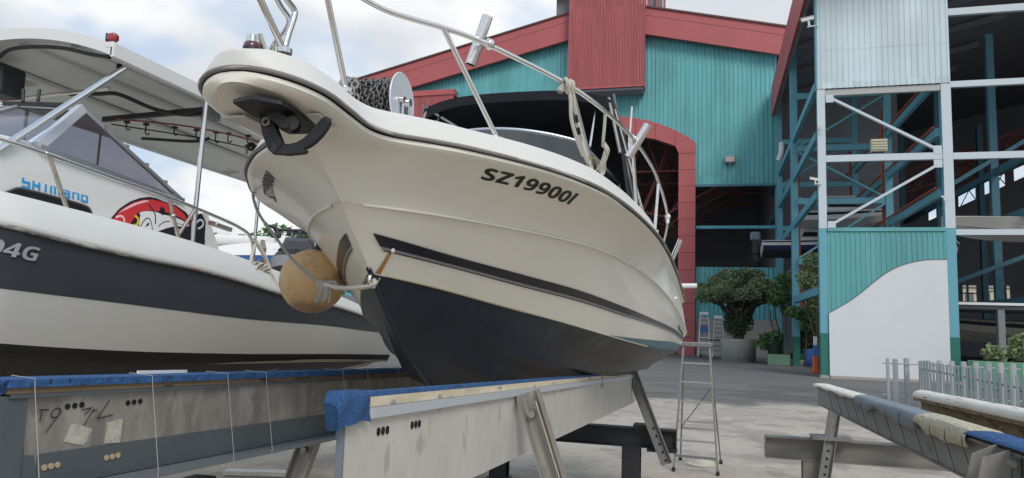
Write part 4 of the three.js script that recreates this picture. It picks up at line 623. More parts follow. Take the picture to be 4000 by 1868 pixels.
  const crow = [[1, (z) => sheerY(z)], [0.995, (z) => mix(sheerY(z), cy(z), 0.5)], [0.985, (z) => cy(z) - 0.03], [0.96, cy], [0.8, (z) => cy(z) + 0.02], [0, (z) => cy(z) + 0.04]].map(([k, y]) => cz.map((z) => [k * cb(z), y(z), z]));
  part(t, 'cabin', toCreasedNormals(both(crow), 0.7), M.gel2);
  part(t, 'cabin_bulkhead', poly([[-0.72, 2.2], [0.72, 2.2], [0.70, 2.56], [-0.70, 2.56]], 0.04).translate(0, 0, -4.82), M.gel2);
  for (const s of [1, -1]) part(t, 'cabin_wing', poly([[-4.77, 2.28], [-4.77, 2.545], [-4.80, 2.53], [-4.97, 2.26]], 0.03, 'x').translate(s > 0 ? 0.69 : -0.72, 0, 0), M.gel2);
  // lettering and fish emblem on the cabin side
  const sideDecal = (z0, z1, y0a, y0b, y1a, y1b, map, name, label) => { const rr = []; for (let j = 0; j <= 6; j++) { const r = []; for (let i = 0; i <= 16; i++) { const z = mix(z0, z1, i / 16); r.push([0.7225 * 1.0 - 0.006 * (j / 6), mix(mix(y0a, y0b, i / 16), mix(y1a, y1b, i / 16), j / 6), z]); } rr.push(r); } part(t, name, loft(rr, rr.map((r, j) => r.map((_, i) => [i / 16, j / 6])), true), decal(map), label); };
  sideDecal(-3.19, -3.665, 2.462, 2.452, 2.545, 2.512, textPlate(0.475, 0.07, (g, w, h) => {
    g.strokeStyle = '#1d9ad6'; g.lineWidth = h * 0.19; g.lineJoin = 'miter'; const L = w / 7.0, a = h * 0.14, b = h * 0.86, m = h * 0.5; const pth = (i, ...p) => { const x0 = (i + 0.14) * L, s = L * 0.72; g.beginPath(); p.forEach(([x, y], k) => { const X = x0 + x * s, Y = mix(a, b, y); k && x !== null ? g.lineTo(X, Y) : g.moveTo(X, Y); }); g.stroke(); };
    pth(0, [1, 0], [0.1, 0], [0.1, 0.5], [0.95, 0.5], [0.95, 1], [0, 1]); pth(1, [0.1, 0], [0.1, 1]); pth(1, [0.1, 0.55], [0.9, 0.55]); pth(1, [0.9, 0.0], [0.9, 1]); pth(2, [0.4, 0], [0.4, 1]); pth(2.75, [0.1, 1], [0.1, 0.05], [1.25, 0.05], [1.25, 1]); pth(2.75, [0.67, 0.05], [0.67, 1]);
    pth(4.05, [0.1, 0.15], [0.9, 0.15], [0.9, 1], [0.1, 1], [0.1, 0.55], [0.9, 0.55]); pth(5.05, [0.1, 1], [0.1, 0.15], [0.9, 0.15], [0.9, 1]); pth(6.02, [0.1, 0.15], [0.9, 0.15], [0.9, 1], [0.1, 1], [0.1, 0.08]); }, 128), 'maker_lettering', 'light blue lettering on the cabin side');
  sideDecal(-3.80, -4.775, 2.30, 2.27, 2.64, 2.61, textPlate(0.97, 0.34, (g, w, h) => {   // fish head: red back, white face, yellow eye, black jaw
    const A = {outline: [[0.049,0.759],[0.116,0.525],[0.206,0.331],[0.295,0.206],[0.382,0.134],[0.448,0.122],[0.553,0.152],[0.651,0.161],[0.762,0.250],[0.839,0.399],[0.863,0.273],[0.938,0.176],[1.003,0.377],[1.003,0.883],[0.478,0.846],[0.050,0.791]], red: [[0.063,0.768],[0.124,0.546],[0.222,0.348],[0.320,0.223],[0.416,0.167],[0.518,0.162],[0.643,0.184],[0.739,0.281],[0.834,0.506],[0.717,0.404],[0.633,0.373],[0.509,0.352],[0.443,0.398],[0.393,0.401],[0.330,0.470],[0.291,0.490],[0.264,0.599],[0.224,0.772]], hi: [[0.112,0.610],[0.187,0.419],[0.305,0.257],[0.372,0.202],[0.385,0.224],[0.284,0.330],[0.197,0.473]], face: [[0.299,0.495],[0.345,0.444],[0.402,0.414],[0.460,0.401],[0.529,0.427],[0.599,0.409],[0.718,0.432],[0.835,0.525],[0.752,0.574],[0.661,0.599],[0.575,0.685],[0.478,0.846],[0.296,0.807],[0.306,0.647]], eye: [[0.270,0.562],[0.308,0.508],[0.308,0.577],[0.287,0.768],[0.224,0.764]], yel: [[0.265,0.590],[0.288,0.613],[0.295,0.670],[0.283,0.762],[0.263,0.771]], l1: [[0.384,0.300],[0.426,0.392],[0.452,0.467],[0.457,0.642]], l2: [[0.312,0.799],[0.345,0.627],[0.383,0.556],[0.414,0.611],[0.434,0.795]], l3: [[0.489,0.689],[0.527,0.581],[0.595,0.530]], l4: [[0.362,0.758],[0.372,0.701],[0.402,0.634],[0.393,0.717]], l5: [[0.632,0.557],[0.740,0.523],[0.835,0.534]], jaw: [[0.485,0.798],[0.575,0.685],[0.661,0.608],[0.846,0.563],[0.976,0.468],[1.003,0.883],[0.478,0.846]], hook: [[0.845,0.539],[0.880,0.437],[0.924,0.319],[0.971,0.354],[0.961,0.475],[0.914,0.536]], tooth: [[0.664,0.671],[0.703,0.625],[0.710,0.686],[0.686,0.771],[0.658,0.765]], ring: [[0.097,0.701],[0.121,0.647],[0.159,0.661],[0.169,0.732]], nost: [[0.517,0.352]]};
    const path = (p, close = true, sm = true) => { g.beginPath(); const q = p.map(([a, b]) => [a * w, b * h]); g.moveTo(...q[0]); if (!sm) q.slice(1).forEach((t) => g.lineTo(...t)); else for (let i = 1; i < q.length; i++) { const m = i + 1 < q.length ? [(q[i][0] + q[i + 1][0]) / 2, (q[i][1] + q[i + 1][1]) / 2] : q[i]; g.quadraticCurveTo(...q[i], ...m); } if (close) g.closePath(); };
    const fill = (k, c, sm = true) => { path(A[k], true, sm); g.fillStyle = c; g.fill(); }, line = (k, c, t) => { path(A[k], false); g.strokeStyle = c; g.lineWidth = h * t; g.lineCap = 'round'; g.stroke(); };
    fill('outline', '#17191e', false); fill('face', '#e6e8e8'); fill('red', '#cf363d', false); line('face', '#17191e', 0.012); fill('face', '#e6e8e8'); fill('hi', '#efc6c9'); fill('jaw', '#1b1d23', false); fill('eye', '#17191e'); line('yel', '#e6c71c', 0.05); line('ring', '#f0cfd1', 0.04);
    line('l1', '#17191e', 0.03); line('l2', '#17191e', 0.022); line('l3', '#17191e', 0.02); fill('l4', '#17191e'); line('l5', '#17191e', 0.014); fill('tooth', '#dcdede'); line('hook', '#d0d2d1', 0.05); g.fillStyle = '#17191e'; g.beginPath(); g.ellipse(0.517 * w, 0.352 * h, w * 0.026, h * 0.085, -0.4, 0, 7); g.fill(); }, 320), 'fish_emblem', 'red, white and black fish head emblem on the cabin side');
  { const o = [[-3.07, 2.40], [-3.17, 2.458], [-3.19, 2.46], [-3.60, 2.437], [-3.66, 2.425], [-3.685, 2.40], [-3.69, 2.36], [-3.07, 2.36]]; part(t, 'cabin_window', poly(o, 0.012, 'x', 0.003).translate(0.713, 0, 0), std([0.012, 0.013, 0.015], 0.25)); part(t, 'window_trim', tube(o.slice(0, 7).map(([z, y]) => [0.726, y, z]), 0.007, 60, 6), std([0.05, 0.05, 0.055], 0.4)); }
  // aluminium framed smoked windscreen
  { const w = new THREE.Group(); w.name = 'windscreen'; t.add(w);
    const A = [0.66, 3.05, -3.60], Bq = [0.72, 2.725, -3.27], Cq = [0.71, 2.615, -4.50];
    part(w, 'side_pane', loft([[Bq, Cq], [A, [A[0], A[1] - 0.002, A[2] - 0.01]]]), M.smoke); part(w, 'side_frame', merge([bar(A, Cq, 0.022, 0.028, [1, 0, 0]), bar(Bq, Cq, 0.025, 0.05, [1, 0, 0])]), M.alu); part(w, 'corner_frame', bar(A, Bq, 0.055, 0.045, [1, 0, 0]), std([0.66, 0.70, 0.76], 0.4, 0.35));
    for (let i = 1; i < 5; i++) part(w, 'frame_clip', box(0.03, 0.035, 0.03, mix(A[0], Cq[0], i / 5), mix(A[1], Cq[1], i / 5) + 0.01, mix(A[2], Cq[2], i / 5)), M.galv);
    const top = [[0.64, 3.035, -3.58], [0.25, 3.06, -3.52], [0, 3.06, -3.50], [-0.25, 3.06, -3.52], [-0.64, 3.035, -3.58]], bot = [[0.68, 2.73, -3.22], [0.3, 2.78, -3.0], [0, 2.79, -2.95], [-0.3, 2.78, -3.0], [-0.68, 2.73, -3.22]];
    part(w, 'front_pane', loft([bot, top]), M.smoke); part(w, 'front_frame', merge([tube(top, 0.016, 40, 6), tube(bot, 0.018, 40, 6), rod(top[1], bot[1], 0.016), rod(top[3], bot[3], 0.016), rod(top[4], bot[4], 0.022)]), M.alu);
    part(w, 'wiper', merge([rod([0.2, 3.03, -3.46], [0.36, 2.85, -3.12], 0.008), rod([0.30, 3.08, -3.5], [0.27, 3.17, -3.52], 0.01), rod([0.42, 3.08, -3.5], [0.40, 3.16, -3.52], 0.01), bar([0.15, 3.075, -3.5], [0.58, 3.06, -3.55], 0.03, 0.025)]), M.blackPlastic); }
  // hard top
  { const c = new THREE.Group(); c.name = 'hard_top'; t.add(c);
    const cr = (x) => 0.17 * (1 - (x / 0.86) ** 2), yb = (x, z) => 3.40 + cr(x) - 0.006 * (z + 3.6) * -1 - 0.012 * Math.max(0, -(z + 6));
    const xs = []; for (let i = -12; i <= 12; i++) xs.push(0.85 * i / 12); const zs = []; for (let i = 0; i <= 20; i++) zs.push(-3.62 - 3.85 * i / 20);
    const up = xs.map((x) => zs.map((z) => [x, yb(x, z) + 0.05, z])), lo = xs.map((x) => zs.map((z) => [x * 0.985, yb(x, z) - 0.0, z]));
    const gp = merge([loft(up), loft(lo, null, true), loft([up[0], lo[0]]), loft([up[24], lo[24]]), loft([up.map((r) => r[0]), lo.map((r) => r[0])]), loft([up.map((r) => r[20]), lo.map((r) => r[20])])]);
    part(c, 'top_shell', toCreasedNormals(gp, 0.5), std([1, 1, 1], 0.55, 0, { map: blotch([0.60, 0.60, 0.57], 0.18, 5, 3, 0.8, 151, [0.36, 0.34, 0.29], 0.66) }));
    part(c, 'side_lip', merge([1, -1].map((s) => hexa([[s * 0.87, 3.465, -3.6], [s * 0.84, 3.465, -3.6], [s * 0.84, 3.44, -7.48], [s * 0.87, 3.44, -7.48]], [[s * 0.87, 3.378, -3.6], [s * 0.84, 3.378, -3.6], [s * 0.84, 3.35, -7.48], [s * 0.87, 3.35, -7.48]]))), M.gel2);
    part(c, 'front_lip', loft([xs.map((x) => [x, yb(x, -3.6) + 0.055, -3.6]), xs.map((x) => [x, yb(x, -3.6) - 0.018, -3.6])]), M.gel2);
    for (const x of [-0.45, 0.0, 0.45]) part(c, 'underside_rib', hexa([[x - 0.04, yb(x, -3.7), -3.7], [x + 0.04, yb(x, -3.7), -3.7], [x + 0.04, yb(x, -7.3), -7.3], [x - 0.04, yb(x, -7.3), -7.3]], [[x - 0.03, yb(x, -3.7) - 0.025, -3.7], [x + 0.03, yb(x, -3.7) - 0.025, -3.7], [x + 0.03, yb(x, -7.3) - 0.025, -7.3], [x - 0.03, yb(x, -7.3) - 0.025, -7.3]]), std([0.52, 0.52, 0.49], 0.6));
    part(c, 'cable', tube([[0.78, 3.40, -3.66], [0.62, 3.43, -3.66], [0.4, 3.485, -3.66], [0.1, 3.515, -3.66], [-0.1, 3.51, -3.68], [-0.25, 3.46, -3.72]], 0.013, 60, 7), M.blackPlastic);
    part(c, 'round_fitting', merge([rod([-0.22, 3.50, -3.62], [-0.22, 3.50, -3.57], 0.05, 0.05, 24), rod([-0.22, 3.6, -3.65], [-0.22, 3.665, -3.65], 0.07, 0.06, 24)]), M.gel2); part(c, 'speaker_box', rbox(0.2, 0.22, 0.2, 0.03, -0.32, 3.36, -3.85), M.blackPlastic);
    part(c, 'drain_hole', rod([0.80, 3.372, -3.72], [0.80, 3.345, -3.72], 0.016, 0.016, 14), M.hole);
    part(c, 'cross_tube', rod([-0.85, 3.35, -4.2], [0.25, 3.40, -4.2], 0.014), M.steel); part(c, 'hose', tube([[-0.3, 3.44, -4.38], [0.0, 3.42, -4.36], [0.14, 3.42, -4.38], [0.3, 3.36, -4.62], [0.45, 3.35, -4.75], [0.65, 3.34, -4.73]], 0.016, 60, 7), M.blackPlastic); part(c, 'rod_rack', bar([-0.38, 3.36, -4.80], [0.66, 3.37, -4.72], 0.035, 0.04), M.blackPlastic);
    const hr = rng(19); let hx = -0.42; for (let i = 0; i < 8; i++) { hx += 0.07 + 0.11 * hr(); const z = -4.95 - 0.75 * (hx + 0.42), l = 0.045 + 0.05 * hr(); part(c, 'rod_hook', merge([tube([[hx, 3.40, z], [hx, 3.40 - l, z], [hx + 0.025, 3.385 - l, z], [hx + 0.04, 3.40 - l, z]], 0.006, 12, 5), box(0.04, 0.02, 0.03, hx, 3.395, z)]), M.blackPlastic); }
    part(c, 'long_rod', tube([[-0.2, 3.345, -4.75], [0.3, 3.335, -5.05], [0.58, 3.32, -5.5], [0.7, 3.31, -6.2], [0.72, 3.31, -7.0]], 0.007, 60, 6), std([0.30, 0.05, 0.06], 0.5)); part(c, 'long_rod', tube([[-0.4, 3.35, -4.9], [0.25, 3.32, -5.5], [0.55, 3.30, -6.3]], 0.006, 40, 6), M.blackPlastic); part(c, 'long_rod', tube([[-0.35, 3.30, -5.2], [0.2, 3.27, -5.25], [0.3, 3.29, -5.25]], 0.014, 20, 6), M.blackPlastic);
    const rl = []; for (const [x, z] of [[0.55, -5.5], [0.46, -5.75], [0.36, -6.1]]) { rl.push(new THREE.TorusGeometry(0.028, 0.014, 8, 14).rotateY(0.6).translate(x, 3.27, z), rod([x, 3.3, z], [x + 0.05, 3.20, z], 0.012), rod([x - 0.06, 3.28, z], [x + 0.06, 3.27, z], 0.01)); } part(c, 'fishing_reel', merge(rl), M.blackPlastic); part(c, 'tackle_tag', merge([bx(0.40, 0.43, 3.16, 3.26, -5.75, -5.74), bx(0.50, 0.52, 3.2, 3.27, -5.5, -5.49)]), std([0.45, 0.25, 0.06], 0.7));
    part(c, 'side_box', rbox(0.05, 0.11, 0.12, 0.01, 0.70, 3.36, -4.78), M.galvDark); part(c, 'knob_row', merge([0, 1, 2, 3].map((i) => new THREE.SphereGeometry(0.025, 10, 8).translate(0.30 + i * 0.06, 3.37, -6.9))), M.gel2);
    part(c, 'top_pole', rod([0.82, 3.35, -3.74], [0.72, 2.64, -3.03], 0.021, 0.021, 14), M.steel); part(c, 'top_pole', rod([-0.82, 3.35, -3.74], [-0.72, 2.64, -3.03], 0.021, 0.021, 14), M.steel);
    for (const s of [1, -1]) { part(c, 'top_pole', rod([s * 0.85, 3.38, -4.5], [s * 0.85, 2.30, -4.475], 0.017, 0.017, 14), M.steel); part(c, 'top_pole', rod([s * 0.85, 3.37, -5.24], [s * 0.85, 2.0, -5.21], 0.014, 0.014, 14), M.steel); } }
  { const l = new THREE.Group(); l.name = 'navigation_light'; l.scale.setScalar(0.8); l.position.set(0.83, 3.48, -3.62); t.add(l); part(l, 'light_base', merge([rbox(0.07, 0.05, 0.06, 0.01, 0, -0.03, 0)]), M.white); const g = new RoundedBoxGeometry(0.085, 0.075, 0.07, 4, 0.028); g.translate(0, 0.035, 0); part(l, 'light_lens', g, M.redLens); part(l, 'light_back', rbox(0.02, 0.07, 0.05, 0.008, -0.04, 0.035, 0.004), M.blackPlastic); }
  // side rail
  const rl = [[0.72, 2.72, -1.6], [0.9, 2.68, -2.3], [0.95, 2.655, -2.857], [0.95, 2.64, -3.129], [0.95, 2.60, -3.6], [0.95, 2.564, -4.072], [0.95, 2.528, -4.395], [0.95, 2.46, -4.87], [0.95, 2.415, -5.0], [0.95, 2.34, -5.055], [0.95, 2.16, -5.08]];
  part(t, 'side_rail', tube(rl, 0.0125, 120, 10), M.steel); part(t, 'rail_stanchion', rod([0.95, 2.632, -3.15], [0.97, 2.345, -3.285], 0.0125), M.steelWorn); part(t, 'rail_stanchion', rod([0.95, 2.56, -4.09], [0.97, 2.29, -4.19], 0.0125), M.steelWorn); part(t, 'rail_joint', rod([0.95, 2.641, -3.12], [0.95, 2.630, -3.24], 0.016), M.steel); part(t, 'rail_clamp', new THREE.SphereGeometry(0.02, 10, 8).translate(0.96, 2.44, -4.13), M.steelWorn);
  part(t, 'rail_brace', rod([0.95, 2.53, -4.36], [0.96, 2.31, -4.19], 0.0125), M.steelWorn); part(t, 'cleat', merge([rod([0.97, 2.15, -5.2], [0.97, 2.22, -5.2], 0.012), bar([0.97, 2.225, -5.12], [0.97, 2.225, -5.28], 0.02, 0.02), bar([0.92, 2.38, -5.22], [1.0, 2.30, -5.14], 0.03, 0.06)]), M.steelWorn);
  part(t, 'rusty_fitting', merge([new THREE.SphereGeometry(0.018, 8, 6).translate(0.93, 2.45, -4.62), bar([0.9, 2.46, -4.58], [0.94, 2.43, -4.78], 0.03, 0.03)]), M.steelWorn);
  const r = thing('mooring_rope', 'knotted pale rope bundle on the side deck of the fishing boat', 'rope', [LX, 0, 0]);
  part(r, 'rope_strand', tube([[1.0, 2.38, -5.0], [1.02, 2.28, -5.10], [1.03, 2.20, -5.16], [1.05, 2.12, -5.17]], 0.017, 40, 7), M.rope); part(r, 'rope_strand', tube([[1.0, 2.36, -5.02], [1.0, 2.28, -4.99], [1.02, 2.20, -4.95], [1.02, 2.15, -5.0], [1.04, 2.15, -5.1], [1.05, 2.13, -5.17]], 0.013, 50, 7), M.rope);
  const k = []; const rr = rng(12); for (let i = 0; i < 12; i++) k.push(new THREE.TorusGeometry(0.04 + 0.02 * rr(), 0.010, 7, 16).scale(1, 0.55, 1).rotateX(rr()).rotateY(1.2 + rr()).translate(1.02 + 0.02 * rr(), 2.14 + 0.05 * rr(), -5.02 - 0.12 * rr())); part(r, 'rope_coil', merge(k), M.rope);
  part(r, 'rope_tail', merge([tube([[1.05, 2.13, -5.17], [1.08, 2.06, -5.14], [1.085, 2.0, -5.12], [1.095, 2.02, -5.2], [1.06, 2.12, -5.19]], 0.006, 40, 6), tube([[1.05, 2.12, -5.17], [1.085, 2.03, -5.24], [1.10, 1.985, -5.2]], 0.006, 20, 6)]), M.rope);
}

// ---------------------------------------------------------------- boat racks: sloping bunk beams on cross girders
function addGirder(t, z, x0, x1, yT, yB, posts, mat) {
  part(t, 'cross_girder', merge([bx(x0, x1, yT - 0.014, yT, z - 0.07, z + 0.07), bx(x0, x1, yB, yB + 0.014, z - 0.07, z + 0.07), bx(x0, x1, yB + 0.0142, yT - 0.0142, z - 0.008, z + 0.008), bx(x0, x0 + 0.01, yB + 0.0145, yT - 0.0145, z - 0.066, z + 0.066), bx(x1 - 0.01, x1, yB + 0.0145, yT - 0.0145, z - 0.066, z + 0.066)]), mat);
  for (const px of posts) part(t, 'post', merge([bx(px - 0.1, px + 0.1, 0.012, yB - 0.001, z - 0.1, z - 0.088), bx(px - 0.1, px + 0.1, 0.012, yB - 0.001, z + 0.05, z + 0.062), bx(px - 0.006, px + 0.006, 0.012, yB - 0.001, z - 0.088, z + 0.05), bx(px - 0.13, px + 0.13, 0, 0.012, z - 0.13, z + 0.1)]), mat);
}
function strut(t, top, bot, w, mat, holes = 5) {   // channel brace leaning out sideways, open face to the viewer
  const a = V(...top), b = V(...bot), d = b.clone().sub(a), L = d.length(); d.normalize(); const s = new THREE.Vector3().crossVectors(V(0, 0, 1), d).normalize(), n = new THREE.Vector3().crossVectors(d, s);
  const g = merge([box(w, L, 0.008, 0, 0, 0), box(0.008, L, 0.04, w / 2 - 0.004, 0, 0.0245), box(0.008, L, 0.04, -w / 2 + 0.004, 0, 0.0245)]); const m = new THREE.Matrix4().makeBasis(s, d.clone().negate(), n); m.setPosition((a.x + b.x) / 2, (a.y + b.y) / 2, (a.z + b.z) / 2); g.applyMatrix4(m); part(t, 'strut', g, mat);
  for (let i = 0; i < holes; i++) { const c = new THREE.CylinderGeometry(w * 0.11, w * 0.11, 0.004, 12); c.rotateX(Math.PI / 2); c.translate(0, -L * (0.12 + 0.085 * i) * 1 + 0, 0.0062); c.applyMatrix4(m); part(t, 'bolt_hole', c, M.hole); }
  const bl = new THREE.CylinderGeometry(w * 0.16, w * 0.16, 0.03, 6); bl.rotateX(Math.PI / 2); bl.translate(-w * 0.1, L * 0.40, 0.018); bl.applyMatrix4(m); part(t, 'bolt', bl, M.galv);
}
const rack = thing('boat_rack', 'steel boat rack with two sloping blue-carpeted bunks under the cabin boat', 'boat rack', [-1.43, 0, -5], 'steel racks holding boats');
{
  const W0 = new THREE.Group(); const T = { add: (m) => { m.position.set(1.43, 0, 5); rack.add(m); } };
  const G = (name, x) => { const g = new THREE.Group(); g.name = name; g.position.set(1.43, 0, 5); rack.add(g); return g; };
  // right bunk
  { const b = G('bunk_beam'); const yt = (z) => 1.612 + 0.0483 * (z + 1.61), o = (k) => (z) => yt(z) - k;
    part(b, 'web', slab(-0.886, -0.868, -1.66, -8.72, o(0.066), o(0.345)), M.galvBright); 
    part(b, 'top_flange', slab(-0.905, -0.852, -1.78, -8.71, o(0.037), o(0.065)), M.flange); part(b, 'batten', slab(-0.90, -0.858, -1.76, -8.73, o(0.010), o(0.0355)), M.batten);
    part(b, 'carpet', slab(-0.886, -0.861, -1.7, -6.2, o(-0.004), o(0.0095)), M.carpet); part(b, 'worn_carpet', slab(-0.905, -0.862, -6.21, -8.78, o(-0.006), o(0.0095)), std([0.035, 0.036, 0.035], 0.95), 'dark worn pad at the far end of the bunk');
    { const n = 14, rw = []; for (let j = 0; j <= 12; j++) { const r = []; for (let i = 0; i <= n; i++) { const k = i / n, z = mix(-1.60, -1.755, k); const a = j / 12; let x, y; if (a < 0.4) { x = mix(-0.905, -0.862, a / 0.4); y = yt(z) + 0.008; } else { const q = (a - 0.4) / 0.6; x = -0.862 + 0.014 * Math.min(1, q * 5) + 0.004 * Math.sin(k * 9 + q * 4); y = yt(z) + 0.006 - 0.075 * q - 0.004 * Math.sin(k * 7); } if (i < 3) { x = mix(x, -0.884, (3 - i) / 3 * 0.35); y -= (3 - i) ** 2 * 0.003; } r.push([x, y, z]); } rw.push(r); }
      part(b, 'carpet_wrap', toCreasedNormals(loft(rw), 0.9), M.carpet, 'blue carpet wrapped over the bunk end'); part(b, 'carpet_end', loft([rw.map((r) => r[0]), rw.map((r) => [mix(r[0][0], -0.884, 0.2), yt(-1.6) - 0.085, -1.615])]), M.carpet); }
    part(b, 'web_edge', slab(-0.887, -0.8675, -1.652, -1.6595, o(0.066), o(0.345)), M.greyPaintLight);
    for (const [z0, d] of [[-1.845, 0], [-2.075, 0]]) for (let i = 0; i < 3; i++) { const z = z0 - 0.028 * i; const c = new THREE.CylinderGeometry(0.0085, 0.0085, 0.006, 12); c.rotateZ(Math.PI / 2).scale(1, 1.3, 1); c.translate(-0.867, yt(z) - 0.105, z); part(b, 'bolt_hole', c, M.hole); }
    part(b, 'rag', tube([[-0.86, yt(-5.9) - 0.02, -5.9], [-0.85, yt(-5.9) - 0.07, -5.9], [-0.845, yt(-5.9) - 0.10, -5.93]], 0.012, 16, 6), std([0.4, 0.39, 0.37], 0.9)); }
  // left bunk
  { const b = G('bunk_beam'); const yt = (z) => 1.570 + 0.0415 * (z + 1.8), o = (k) => (z) => yt(z) - k;
    part(b, 'web', slab(-2.04, -2.022, -1.735, -8.72, o(0.045), o(0.33)), M.galv); part(b, 'paint_band', slab(-2.0225, -2.018, -1.86, -8.71, o(0.222), o(0.328)), M.greyPaint, 'grey painted lower band of the web'); 
    part(b, 'end_plate', hexa([[-2.13, 1.535, -1.70], [-2.012, 1.535, -1.705], [-2.012, 1.53, -1.80], [-2.13, 1.53, -1.80]], [[-2.13, 1.24, -1.725], [-2.012, 1.24, -1.72], [-2.012, 1.24, -1.80], [-2.13, 1.24, -1.80]]), M.greyPaint);
    part(b, 'end_paint', poly([[-1.79, 1.525], [-1.72, 1.525], [-1.72, 1.24], [-1.87, 1.24], [-1.845, 1.345], [-1.81, 1.35]], 0.004, 'x').translate(-2.0215, 0, 0), M.greyPaint);
    part(b, 'bottom_flange', slab(-2.12, -1.945, -1.735, -8.72, o(0.332), o(0.352)), M.greyPaintLight); part(b, 'top_flange', slab(-2.12, -2.004, -1.735, -8.71, o(0.033), o(0.046)), M.greyPaint);
    part(b, 'batten', slab(-2.12, -2.002, -1.72, -8.73, o(0.006), o(0.0325)), M.battenOld); part(b, 'carpet', slab(-2.135, -1.996, -1.715, -8.73, o(-0.010), o(0.0055)), M.carpet); part(b, 'carpet_edge', slab(-2.0, -1.9935, -1.715, -8.73, o(-0.0095), o(0.014)), M.carpet);
    { const rw = []; for (let j = 0; j <= 6; j++) { const r = []; for (let i = 0; i <= 10; i++) { const k = i / 10; r.push([mix(-2.135, -2.0, k), yt(-1.715) + 0.008 - (j / 6) * (0.02 + 0.05 * (1 - Math.abs(k - 0.55) * 1.7)), -1.712 + 0.008 * Math.sin(j)]); } rw.push(r); } part(b, 'carpet_wrap', loft(rw), M.carpet); }
    part(b, 'white_strip', slab(-2.128, -2.118, -2.36, -2.63, o(-0.022), o(-0.009)), M.white, 'white strip lying along the carpet');
    for (const z of [-1.80, -2.29, -2.73, -3.01, -3.75, -4.05, -4.5, -5.2]) { const y = yt(z); const P6 = [[-2.139, y - 0.03, z - 0.045], [-2.137, y + 0.012, z - 0.045], [-1.994, y + 0.011, z], [-1.990, y - 0.03, z - 0.002], [-1.943, y - 0.33, z - 0.012], [-1.944, y - 0.36, z - 0.012]]; part(b, 'cord', merge(P6.slice(1).map((p, i) => rod(P6[i], p, 0.0014, 0.0014, 6))), M.strap); }
    const plug = std([0.46, 0.36, 0.24], 0.9); for (const [z0, z1, y] of [[-1.955, -2.011, 1.481], [-2.212, -2.27, 1.468]]) for (let i = 0; i < 3; i++) { const z = mix(z0, z1, i / 2), c = new THREE.CylinderGeometry(0.0095, 0.0095, 0.006, 14); c.rotateZ(Math.PI / 2); c.translate(-2.0215, y, z); part(b, 'bolt_hole', c, M.hole); }
    for (const [z0, z1, y] of [[-1.886, -1.934, 1.301], [-2.132, -2.183, 1.29]]) for (let i = 0; i < 3; i++) { const z = mix(z0, z1, i / 2), c = new THREE.CylinderGeometry(0.0095, 0.0095, 0.006, 14); c.rotateZ(Math.PI / 2); c.translate(-2.017, y, z); part(b, 'hole_plug', c, plug); }
    part(b, 'tape_patch', poly([[-1.978, 1.424], [-2.0, 1.418], [-2.061, 1.397], [-2.045, 1.36], [-2.027, 1.347], [-1.953, 1.37]], 0.003, 'x').translate(-2.0215, 0, 0), M.tape); part(b, 'tape_patch', poly([[-2.127, 1.41], [-2.193, 1.415], [-2.19, 1.333], [-2.121, 1.34]], 0.003, 'x').translate(-2.0215, 0, 0), M.tape);
    { const m = textPlate(0.3, 0.08, (g, w, h) => { g.strokeStyle = 'rgba(20,20,22,0.38)'; g.lineWidth = h * 0.035; g.lineCap = 'round'; g.beginPath(); const L = (...p) => p.forEach(([x, y], i) => i ? g.lineTo(x * w, y * h) : g.moveTo(x * w, y * h)); L([0.02, 0.1], [0.12, 0.12]); L([0.05, 0.1], [0.03, 0.5]); g.moveTo(0.27 * w, 0.25 * h); g.ellipse(0.22 * w, 0.28 * h, w * 0.06, h * 0.15, -0.4, 0, 6.2); L([0.27, 0.3], [0.12, 0.95]); L([0.55, 0.3], [0.68, 0.25], [0.60, 0.5]); L([0.72, 0.3], [0.60, 0.9]); L([0.93, 0.05], [0.78, 0.72], [1, 0.66]); L([0.7, 0.42], [0.76, 0.36]); g.stroke(); });
      const g = new THREE.PlaneGeometry(0.30, 0.085); g.rotateY(Math.PI / 2); g.translate(-2.0185, 1.447, -1.995); part(b, 'chalk_marks', g, decal(m), 'faint handwritten marks on the web'); } }


  const t = { add: (m) => { m.position.set(1.43, 0, 5); rack.add(m); } };
  addGirder(t, -3.4, -3.0, -0.2, 0.60, 0.40, [-2.4, -0.6], M.galvDark); addGirder(t, -8.4, -2.75, -0.385, 0.68, 0.47, [-2.4, -0.875], M.girderDark);
  part(t, 'saddle_plate', bx(-0.85, -0.62, 0.682, 0.72, -8.5, -8.3), M.girderDark); part(t, 'saddle_plate', bx(-0.7, -0.38, 0.44, 0.468, -8.5, -8.3), M.girderDark);
  strut(t, [-0.812, 1.485, -3.3], [-0.475, 0.55, -3.28], 0.105, M.galv, 0); strut(t, [-0.87, 1.29, -8.3], [-0.475, 0.335, -8.24], 0.12, M.galvDark); 
  strut(t, [-2.05, 1.16, -3.56], [-2.26, 0.45, -3.5], 0.11, M.galv, 3); strut(t, [-2.1, 1.2, -3.72], [-2.3, 0.45, -3.68], 0.05, M.galv, 0); strut(t, [-2.06, 1.1, -8.3], [-2.4, 0.34, -8.24], 0.12, M.galvDark);
  part(t, 'strut_edge', bar([-0.77, 1.45, -3.262], [-0.435, 0.53, -3.242], 0.004, 0.006, [0, 0, 1]), M.batten);
  part(t, 'lock_block', bx(-2.12, -2.02, 1.05, 1.115, -2.74, -2.62), M.blackPlastic);
}
